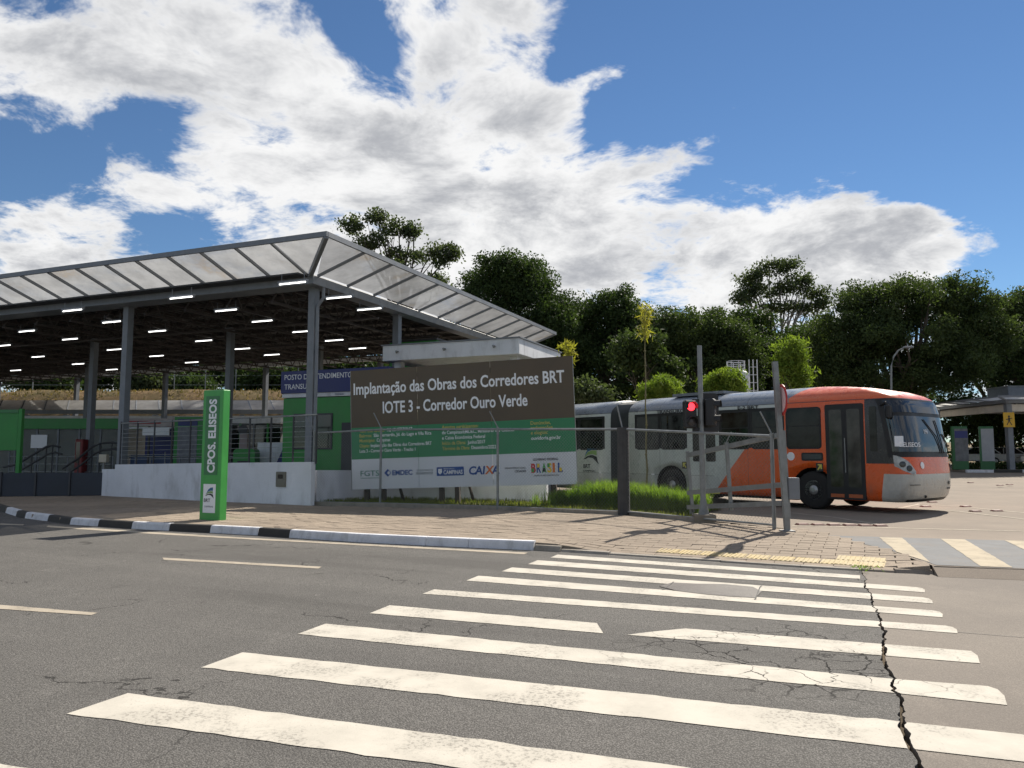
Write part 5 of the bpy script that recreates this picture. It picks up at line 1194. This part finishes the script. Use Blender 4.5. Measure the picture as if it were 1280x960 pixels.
# weed in the crack end
rs = np.random.RandomState(9); p = G(1080, 716)
me = leaf_mesh('crack_weed', np.array([(p.x + rs.normal() * .07, p.y + rs.normal() * .1, .05 + abs(rs.normal()) * .02) for _ in range(45)]), .055, F_grass, rs, .3); tag(link('crack_weed', me), 'dry weed growing at the pavement end of the road crack', 'weed', kind='stuff')

# ------------------------------------------------------------------ things inside and behind the hall
def bxo(mb, x0, x1, y0, y1, Y, d, bev=0): a, b = AT(x0, y1, Y), AT(x1, y0, Y); return (mb.bbox if bev else mb.box)((a.x, Y, a.z), (b.x, Y + d, b.z), *( [bev] if bev else []))
# far platform shelter with translucent strip roof
Ys = 50.0; fs = empty('platform_shelter', (AT(180, 600, Ys).x, Ys, zy(Ys)), 0, 'far platform shelter with a pale ribbed translucent roof below the grassy bank', 'shelter'); q = Vector(fs.location)
xa, xb = AT(-60, 510, Ys).x - q.x, AT(372, 510, Ys).x - q.x; zt_, zb_ = AT(0, 505, Ys + 1.6).z - q.z, AT(0, 512, Ys).z - q.z
nq = 15
for k in range(nq):
    a, b = xa + (xb - xa) * k / nq, xa + (xb - xa) * (k + 1) / nq; mb = MB(); mb.add([(a + .03, 0, zb_), (b - .03, 0, zb_), (b - .03 - .8, 1.6, zt_ + .25), (a + .03 - .8, 1.6, zt_ + .25)], [(0, 1, 2, 3)]); mb.build('roof_panel', m_poly2, fs, fix=False)
    MB().beam((a, 0, zb_ - .03), (a - .8, 1.6, zt_ + .22), .06, .08).build('roof_rib', m_steel, fs)
MB().box((xa, -.1, zb_ - .28), (xb, .0, zb_ - .02)).build('gutter', m_steel, fs); m_brown = mat('beam_brown', (.20, .09, .06), .6, var=.2)
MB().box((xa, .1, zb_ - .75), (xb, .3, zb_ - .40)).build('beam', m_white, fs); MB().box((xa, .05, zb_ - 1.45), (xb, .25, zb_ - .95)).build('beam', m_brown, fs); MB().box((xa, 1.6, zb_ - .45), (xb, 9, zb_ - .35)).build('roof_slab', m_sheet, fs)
for px in (28, 78, 190, 300, 352): x = AT(px, 520, Ys).x - q.x; MB().box((x - .14, .3, 0), (x + .14, .58, zb_ - .3)).build('post', m_steel, fs)
# green and glass station kiosk
Yk = 38.0; k1 = empty('station_module', (AT(70, 600, Yk).x, Yk, FL), 0, 'long station module with green fascia and pale glass walls behind the ramp rails', 'kiosk'); q = Vector(k1.location)
xa, xb = AT(-60, 530, Yk).x - q.x, AT(152, 530, Yk).x - q.x; zf1, zf0 = AT(0, 523, Yk).z - q.z, AT(0, 536, Yk).z - q.z
MB().box((xa, 0, zf0), (xb, 3, zf1)).build('fascia', m_green, k1); MB().box((xa, .4, 0), (xb, 2.9, zf0)).build('back_wall', mat('pale_wall', (.34, .35, .33), .6, var=.3, scale=.8), k1)
for k in range(8):
    a, b = xa + (xb - xa) * k / 8, xa + (xb - xa) * (k + 1) / 8; MB().box((a + .05, .08, .1), (b - .05, .10, zf0 - .02)).build('glass_panel', panel_mat('kiosk_glass%d' % k, (.20, .22, .20), .1, .55, False) if k == 0 else bpy.data.materials['kiosk_glass0'], k1); MB().box((a - .04, .05, 0), (a + .04, .14, zf0)).build('mullion', m_steel, k1)
x = AT(48, 552, Yk).x - q.x; pz_ = AT(0, 560, Yk).z - q.z; MB().box((x - .4, .04, pz_), (x + .4, .06, pz_ + .65)).build('poster', m_ltxt, k1)
# red machine
Yr = 35.0; a, b = AT(92, 590, Yr), AT(104, 549, Yr); rm = empty('vending_machine', ((a.x + b.x) / 2, Yr, FL), 0, 'dark red vending machine standing beside the inner column', 'machine'); w = (b.x - a.x) / 2
MB().bbox((-w, 0, 0), (w, .6, b.z - FL), .03).build('cabinet', mat('machine_red', (.16, .012, .012), .45), rm); MB().box((-w + .06, -.006, .75), (w - .12, .0, b.z - FL - .12)).build('window', m_gls, rm)
# stall with banner
Yt = 36.0; st_ = empty('market_stall', (AT(185, 600, Yt).x, Yt, FL), 0, 'market stall with a pale red-striped banner and blue counter behind the wall fence', 'stall'); q = Vector(st_.location)
f = lambda px, py: (AT(px, py, Yt).x - q.x, AT(px, py, Yt).z - q.z)
(xa, z1_), (xb, z0_) = f(156, 523), f(217, 533); MB().box((xa, 0, z0_), (xb, .08, z1_)).build('banner', mat('banner_pale', (.42, .36, .34), .6, var=.2), st_); MB().box((xa, .1, z0_ - .1), (xb, 2.2, z0_ - .02)).build('roof', m_white, st_)
MB().box((xa + .15, -.004, z0_ + .12), (xb - .6, 0, z0_ + .26)).build('red_stripe', mat('banner_red', (.35, .04, .04), .6, var=.5, scale=6), st_); MB().box((xa + .9, -.1, z0_ - .42), (xb - .15, -.06, z0_ - .05)).build('price_board', m_ltxt, st_)
for x in (xa + .05, (xa + xb) / 2, xb - .05): MB().box((x - .04, 0, 0), (x + .04, .08, z0_)).build('post', m_dsteel, st_)
MB().box((xa + .2, .3, 0), (xb - .1, .9, 1.1)).build('counter', mat('counter_blue', (.02, .05, .13), .5), st_); MB().box((xa, 2.1, 0), (xb, 2.2, z0_ - .1)).build('back_wall', m_navy, st_)
# information panel
ip = empty('information_panel', (AT(233, 600, 34).x, 34, FL), 0, 'dark green framed information panel with a blue header next to the market stall', 'sign'); MB().box((-.62, 0, 0), (.62, .12, AT(0, 521, 34).z - FL)).build('frame', m_green, ip); zt2 = AT(0, 521, 34).z - FL
MB().box((-.46, -.012, .5), (.40, 0, zt2 - .45)).build('map', mat('map_grey', (.14, .15, .17), .4, var=.35, scale=3), ip); MB().box((-.46, -.012, zt2 - .4), (.4, 0, zt2 - .1)).build('header', m_navy, ip)
bn_ = empty('waste_bin', (AT(304, 600, 30).x, 30, FL), 0, 'rounded green waste bin behind the white wall beside the totem', 'bin'); b_ = MB(); b_.prism_y(rrect(-.42, 0, .42, AT(0, 561, 30).z - FL, .15), 0, .6); b_.build('body', m_green, bn_); MB().box((-.25, -.01, .75), (.25, 0, .9)).build('slot', m_dsteel, bn_)
sc2 = empty('low_screen', (AT(340, 600, 31).x, 31, FL), 0, 'white low screen with a dark blue corner beside the service kiosk', 'screen'); h = AT(0, 553, 31).z - FL; MB().box((-.62, 0, 0), (.5, .06, h)).build('board', m_white, sc2); c = MB(); c.prism_y([(-.15, .1), (.49, .1), (.49, h - .05)], -.006, 0); c.build('corner', m_navy, sc2)
tk = empty('ticket_totem', (AT(301, 600, 31.5).x, 31.5, FL), 0, 'slim grey ticket machine with a dark round top behind the waste bin', 'machine'); MB().bbox((-.12, 0, 0), (.22, .3, AT(0, 542, 31.5).z - FL), .02).build('cabinet', mat('machine_grey', (.25, .2, .19), .5), tk); hd_ = MB(); hd_.lathe([(.2, 0), (.2, .08)], 18, 'y', (.0, .05, AT(0, 537, 31.5).z - FL)); hd_.build('head', m_dsteel, tk)
def queue_rail(label, pa, pb, Y0, Y1, n):
    a, b = AT(pa, 600, Y0), AT(pb, 600, Y1); o = empty('queue_railing', (a.x, a.y, FL), 0, label, 'railing', 'railings on the platform'); d = Vector((b.x - a.x, b.y - a.y, 0))
    for z in (.35, .7, 1.05): MB().tube([Vector((0, 0, z)), d + Vector((0, 0, z))], .025, 6).build('rail', m_galv, o)
    for k in range(n): p = d * (k / (n - 1)); MB().tube([p, p + Vector((0, 0, 1.25 if k % 3 == 0 else 1.05))], .03, 6).build('post', m_steel, o)
queue_rail('grey queue railing on the platform in front of the market stall', 150, 300, 33, 32, 9); queue_rail('grey queue railing on the platform in front of the station module', 10, 140, 36, 35, 8)
tkk = empty('ticket_kiosk', (AT(300, 600, 40).x, 40, FL), 0, 'dark glazed ticket kiosk with a white fascia band behind the waste bin', 'kiosk'); q = Vector(tkk.location); xa, xb = AT(248, 520, 40).x - q.x, AT(351, 520, 40).x - q.x; z1_, z0_ = AT(0, 523, 40).z - q.z, AT(0, 529, 40).z - q.z
MB().box((xa, 0, z0_), (xb, 2.5, z1_)).build('fascia', m_white, tkk); MB().box((xa + .1, .3, 0), (xb - .1, 2.4, z0_)).build('wall', mat('kiosk_dark', (.06, .065, .065), .5, var=.4, scale=1), tkk)  # white fascia over a dark wall set behind the panes
for k in range(6):
    a, b = xa + (xb - xa) * k / 6, xa + (xb - xa) * (k + 1) / 6; MB().box((a + .06, .2, .9), (b - .06, .22, z0_ - .1)).build('pane', m_gls, tkk); MB().box((a - .04, .12, 0), (a + .04, .26, z0_)).build('mullion', m_green if k % 2 else m_steel, tkk)
# big green sign on post, far left
gsn = empty('green_sign_board', (AT(15, 600, 28).x, 28, PZ), 0, 'big plain green sign board on a post above the dark sheet fence', 'sign'); q = Vector(gsn.location); a, b = AT(-30, 563, 28) - q, AT(28.5, 512, 28) - q
MB().bbox((a.x, 0, a.z), (b.x - .14, .10, b.z), .015).build('board', m_green, gsn); MB().bbox((b.x - .135, -.03, 0), (b.x, .14, b.z + .03), .01).build('post', m_green, gsn); MB().bbox((a.x, -.03, b.z - .12), (b.x - .14, -.002, b.z), .004).build('rim', m_tgreen2, gsn)
# ramp handrails
def rail(label, pts, Y):
    p0 = AT(pts[0][0], 600, Y); o = empty('handrail', (p0.x, Y, FL), 0, label, 'handrail', 'ramp handrails'); q = Vector(o.location)
    top = [AT(x, y, Y) - q for x, y in pts]; MB().tube(top, .045, 8).build('top_rail', m_dsteel, o); MB().tube([p - Vector((-.1, 0, .28)) for p in top], .04, 8).build('lower_rail', m_dsteel, o)
    for i in range(1, len(top) - 1): MB().tube([top[i], Vector((top[i].x, top[i].y, .0))], .028, 6).build('baluster', m_dsteel, o)
rail('black tube handrail rising along the ramp below the green sign board', [(4, 584), (20, 581), (40, 569), (58, 558.5), (66, 556.5), (75, 559)], 30.5)
rail('black tube handrail rising behind the dark inner column toward the second column', [(78, 586), (98, 573), (115, 559), (125, 554.5), (140, 553), (152, 555)], 31.5)
wb = MB(); lit = empty('litter_box', (AT(128, 600, 28.5).x, 28.5, FL), 0, 'small cream box on a thin post beside the white wall end', 'box'); a, b = AT(123, 578, 28.5) - Vector(lit.location), AT(133, 568, 28.5) - Vector(lit.location); MB().bbox((a.x, 0, a.z), (b.x, .2, b.z), .01).build('box', mat('cream_box', (.5, .45, .35), .6), lit); MB().box(((a.x + b.x) / 2 - .03, .08, -.4), ((a.x + b.x) / 2 + .03, .14, a.z)).build('post', m_galv, lit)
# hilltop fence
hf = empty('hilltop_fence', on(200, 65.5), 0, 'wire fence on thin posts along the top of the grassy bank', 'fence'); q = Vector(hf.location); pv = None
for px in (-20, 40, 112, 160, 217, 256, 294, 333, 372):
    b_ = Vector(on(px, 65.5)) - q; t_ = b_ + Vector((0, 0, 2.4)); MB().tube([b_, t_, t_ + Vector((.15, -.1, .4))], .045, 5).build('post', m_galv, hf)
    if pv:
        for z in (.8, 1.6, 2.35): MB().tube([pv + Vector((0, 0, z)), b_ + Vector((0, 0, z))], .015, 3).build('wire', m_galv, hf)
    pv = b_

# ------------------------------------------------------------------ right side: shelter, sign, panels, cars, lamp, tank
Xc, Yc = 32.6, 50.5; zg = zy(Yc)
isl = MB().box((Xc - 3.6, Yc - 1.0, zg - .15), (Xc + 30, Yc + 14, zg + .16)); tag(isl.build('shelter_island', m_yard), kind='structure')
ik = empty('island_kerb', (0, 0, 0), kind='structure'); x = Xc - 3.6
for k in range(12): MB().bbox((x + .01, Yc - 1.12, zg - .02), (x + 1.78, Yc - 1.0, zg + .17), .015).build('kerb_stone', m_kw if k % 2 == 0 else m_kb, ik); x += 1.8
zi0 = zg + .16; rs_ = empty('bus_stop_shelter', (Xc, Yc, zi0), 0, 'grey steel bus stop shelter with a translucent edge strip and white ceiling', 'shelter'); ze = AT(1262, 504, Yc).z - zi0
for (x, y) in ((0, 0), (0, 9), (9, 0), (9, 9)): MB().box((x - .17, y - .17, 0), (x + .17, y + .17, ze)).build('column', m_steel, rs_)
MB().box((-.3, -.3, ze), (30, 13, ze + .22)).build('roof_frame', m_steel, rs_); MB().box((.25, .25, ze - .06), (29.5, 12.6, ze - .01)).build('ceiling', m_white, rs_)
MB().box((-.1, -.1, ze - .55), (.12, 12.6, ze - .08)).box((.12, -.1, ze - .55), (29, .12, ze - .08)).build('ceiling_fascia', mat('ceiling_cream', (.55, .50, .43), .6), rs_)
for k in range(8):
    y0, y1 = -.3 + 1.6 * k, -.3 + 1.6 * (k + 1); mb = MB(); mb.add([(-.3, y0 + .06, ze + .24), (-.3, y1 - .06, ze + .24), (-1.5, y1 - .06 - .0, ze + .34), (-1.5, y0 + .06 - (1.2 if k == 0 else 0), ze + .34)], [(0, 1, 2, 3)]); mb.build('canopy_panel', m_poly2, rs_, fix=False); MB().beam((-.3, y1, ze + .21), (-1.5, y1, ze + .31), .07, .08).build('canopy_rib', m_steel, rs_)
for k in range(12):
    x0, x1 = -.3 + 1.6 * k, -.3 + 1.6 * (k + 1); mb = MB(); mb.add([(x0 + .06, -.3, ze + .24), (x1 - .06, -.3, ze + .24), (x1 - .06, -1.5, ze + .34), (x0 + .06 - (1.2 if k == 0 else 0), -1.5, ze + .34)], [(0, 1, 2, 3)]); mb.build('canopy_panel', m_poly2, rs_, fix=False); MB().beam((x1, -.3, ze + .21), (x1, -1.5, ze + .31), .07, .08).build('canopy_rib', m_steel, rs_)
MB().beam((-1.5, -1.5, ze + .34), (-1.5, 12.5, ze + .34), .08, .12).beam((-1.46, -1.5, ze + .34), (28, -1.5, ze + .34), .08, .12).beam((-.3, -.3, ze + .2), (-1.5, -1.5, ze + .30), .09, .1).build('canopy_edge', m_steel, rs_)
MB().tube([(.5, 0, ze), (.5, 0, ze - .5), (.22, 0, ze - .8)], .06, 6).build('rain_pipe', m_steel, rs_)
ac = empty('roof_plant_box', (AT(1276, 470, 56).x, 56, zi0 + ze + .22), 0, 'grey rectangular plant box on the roof of the bus stop shelter', 'box'); MB().bbox((-1.0, 0, 0), (3, 2.5, 1.35), .03).build('cabinet', m_steel, ac); MB().box((-1.05, -.05, 1.35), (3.05, 2.55, 1.42)).build('lid', m_galv, ac)
ys = empty('bus_stop_sign', (Xc - .25, Yc - .35, zi0), 0, 'yellow square bus stop sign with a black figure hung on the shelter column', 'sign'); a, b = AT(1254.5, 534, Yc - .35) - Vector(ys.location), AT(1267.5, 515.5, Yc - .35) - Vector(ys.location)
MB().bbox((a.x, -.03, a.z), (b.x, .0, b.z), .01).build('plate', mat('sign_yellow', (.62, .36, .02), .45), ys); MB().box((a.x + .1, 0, a.z), (a.x + .16, .2, a.z + .08)).box((a.x + .1, 0, b.z - .1), (a.x + .16, .2, b.z - .02)).build('clip', m_dsteel, ys)
cxm_, czm = (a.x + b.x) / 2, (a.z + b.z) / 2; pc = MB(); pc.lathe([(.07, -.04), (.07, -.032)], 12, 'y', (cxm_, 0, czm + .22)); pc.box((cxm_ - .06, -.04, czm - .1), (cxm_ + .06, -.032, czm + .14)); pc.beam((cxm_ - .02, -.036, czm - .1), (cxm_ - .16, -.036, czm - .34), .008, .05, up=(0, 0, 1)); pc.beam((cxm_ + .02, -.036, czm - .1), (cxm_ + .16, -.036, czm - .34), .008, .05); pc.beam((cxm_ - .2, -.036, czm + .02), (cxm_ + .2, -.036, czm + .1), .008, .05); pc.build('pictogram', m_blk, ys)
def mupi(label, px0, px1, py0, Y, face, rz):
    a, b = AT(px0, 585, Y), AT(px1, py0, Y); o = empty('information_panel', ((a.x + b.x) / 2, Y, zi0), rz, label, 'sign'); w = (b.x - a.x) / 2; h = b.z - zi0
    MB().bbox((-w, 0, 0), (w, .2, h), .02).build('frame', mat('panel_dark_green', (.016, .10, .028), .45), o); MB().box((-w * .7, -.012, .55), (w, 0, h - .15)).build('poster', face, o); return o, w, h
o, w, h = mupi('green edged information panel with blue header near the bus front', 1192, 1209, 533, 50.2, mat('poster_grey', (.10, .105, .11), .4, var=.4, scale=2.5), 0); MB().box((-w * .65, -.02, h - .75), (w * .95, -.012, h - .3)).build('header', m_navy, o)
o, w, h = mupi('slim green totem with a pale face beside the shelter column', 1227, 1240, 533, 49.9, mat('totem_pale', (.28, .29, .30), .5), R(-25))
hg = np.random.RandomState(33)
hp = [(Xc + hg.uniform(-3.0, 3.5), Yc + hg.uniform(.1, .9), zi0 + hg.uniform(0, .45)) for _ in range(2600)]
hed = empty('clipped_hedge', (Xc, Yc, zi0), 0, 'low dark clipped hedge strip along the shelter island kerb', 'hedge'); link('foliage', leaf_mesh('foliage', np.array(hp) - np.array([Xc, Yc, zi0]), .14, F_dark, hg), hed); mb = MB()
for k in range(14): mb.tube([(-3 + .48 * k, .5, 0), (-3 + .48 * k, .5, .4)], .02, 4)
mb.build('stem', m_bark, hed)
def car(label, x, y, rz, colr):
    o = empty('parked_car', (x, y, zy(y)), rz, label, 'car', 'cars parked behind the shelter'); m = mat('car_' + str(colr), colr, .28, coat=.5, var=.05)
    lo = [(-2.05, .32), (2.05, .30), (2.15, .55), (2.05, .78), (1.15, .92), (-1.6, .95), (-2.1, .88), (-2.15, .5)]; b = MB(); n = len(lo)
    vs = [(x_, sy * w_, z_) for sy, w_ in ((-1, .86), (1, .86)) for x_, z_ in lo]; b.add(vs, [tuple(range(n)), tuple(reversed(range(n, 2 * n)))] + [((i + 1) % n, i, n + i, n + (i + 1) % n) for i in range(n)]); bo_ = b.build('body', m, o); md = bo_.modifiers.new('b', 'BEVEL'); md.width = .06; md.segments = 2
    cb = [(1.15, .92, .80), (.35, 1.42, .62), (-1.1, 1.45, .62), (-1.75, .95, .80)]; b = MB(); vs = [(x_, s * w_, z_) for s in (-1, 1) for x_, z_, w_ in cb]; b.add(vs, [(0, 1, 2, 3), (7, 6, 5, 4), (0, 4, 5, 1), (1, 5, 6, 2), (2, 6, 7, 3), (3, 7, 4, 0)]); b.build('cabin', m_gls, o)
    b = MB(); b.add([(x_, s * w_, z_) for s in (-1, 1) for x_, z_, w_ in ((.38, 1.425, .64), (-1.12, 1.455, .64), (-1.05, 1.50, .55), (.28, 1.475, .55))], [(0, 1, 2, 3), (7, 6, 5, 4), (0, 4, 5, 1), (1, 5, 6, 2), (2, 6, 7, 3), (3, 7, 4, 0)]); b.build('roof', m, o)
    for s in (-1, 1):
        for (p0, p1) in (((1.13, s * .81, .93), (.36, s * .635, 1.43)), ((-.3, s * .80, .95), (-.32, s * .635, 1.44)), ((-1.74, s * .81, .96), (-1.1, s * .635, 1.46))): MB().beam(p0, p1, .06, .06).build('pillar', m, o)
        for x_ in (1.3, -1.3): t = MB(); t.lathe([(.2, s * .10), (.3, s * .1), (.32, s * .05), (.32, -s * .1), (.2, -s * .1)], 18, 'y', (x_, s * .80, .32)); t.build('wheel', m_tyre, o); t = MB(); t.lathe([(.19, s * .105), (.1, s * .12), (.02, s * .12)], 14, 'y', (x_, s * .80, .32)); t.build('rim', m_rim, o)
        MB().box((2.04, s * .62 - .15, .58), (2.14, s * .62 + .15, .72)).build('headlight', m_lamp, o); MB().box((-2.15, s * .62 - .15, .66), (-2.07, s * .62 + .15, .82)).build('tail_light', m_rd, o)
    return o
car('white parked car behind the slim green totem', AT(1218, 570, 66).x, 66, R(165), (.55, .56, .57)); car('silver parked car behind the shelter column and yellow sign', AT(1249, 570, 65.5).x, 65.5, R(150), (.50, .51, .53)); car('white parked car with dark glass at the far end of the shelter hedge', AT(1279, 570, 65).x + .5, 65, R(200), (.62, .62, .62))
lm_ = empty('street_lamp', (AT(1114, 600, 46).x, 46, zy(46)), 0, 'thin curved street lamp rising behind the bus roof', 'street lamp'); q = Vector(lm_.location); pts = [Vector((0, 0, 0)), AT(1114, 480, 46) - q, AT(1114, 458, 46) - q, AT(1117, 446, 46) - q, AT(1123, 438, 46) - q, AT(1131, 434, 46) - q]; MB().tube(pts, [.08, .06, .055, .05, .045, .04], 8).build('pole', m_galv, lm_); MB().bbox((pts[-1].x - .05, -.12, pts[-1].z - .06), (pts[-1].x + .5, .12, pts[-1].z + .06), .03).build('lantern', m_steel, lm_)
Yw = 44.0; wt_ = empty('water_tank', (AT(929, 600, Yw).x, Yw, zy(Yw)), 0, 'white domed water tank on a frame with a railed cage and ladder', 'tank'); q = Vector(wt_.location); r_ = 11 * Yw / FPX; z0_, z1_ = AT(0, 492, Yw).z - q.z - 1.2, AT(0, 467, Yw).z - q.z
t = MB(); t.sm = True; t.lathe([(r_, z0_), (r_, z1_ - .15), (r_ * .9, z1_), (r_ * .6, z1_ + .14), (.1, z1_ + .22)], 26, 'z'); t.build('shell', m_white, wt_)
cg_ = MB(); zc0, zc1 = AT(0, 466, Yw).z - q.z, AT(0, 452, Yw).z - q.z; ox = -.25
for z in np.linspace(zc0, zc1, 4): cg_.tube([(ox + r_ * 1.02 * math.cos(a), r_ * 1.02 * math.sin(a), z) for a in np.linspace(0, 6.283, 17)], .022, 4)
for a in np.linspace(0, 6.283, 9)[:-1]: cg_.tube([(ox + r_ * 1.02 * math.cos(a), r_ * 1.02 * math.sin(a), z1_ - .3), (ox + r_ * 1.02 * math.cos(a), r_ * 1.02 * math.sin(a), zc1)], .022, 4)
cg_.build('cage', m_white, wt_, fix=False); ld = MB(); xl = AT(939, 600, Yw).x - q.x; xr = AT(949, 600, Yw).x - q.x; zl1 = AT(0, 450, Yw).z - q.z
for x in (xl, (xl + xr) / 2, xr): ld.tube([(x, -.2, 0), (x, -.2, zl1)], .03, 5)
for z in np.arange(.4, zl1, .45): ld.tube([(xl, -.2, z), (xr, -.2, z)], .02, 4)
ld.build('ladder', m_white, wt_, fix=False); fr = MB()
for sx in (-1, 1):
    for sy in (-1, 1): fr.beam((sx * r_ * .7, sy * r_ * .7, 0), (sx * r_ * .7, sy * r_ * .7, z0_), .1, .1)
fr.box((-r_, -r_, z0_ - .1), (r_, r_, z0_ - .005)); fr.build('stand', m_galv, wt_)
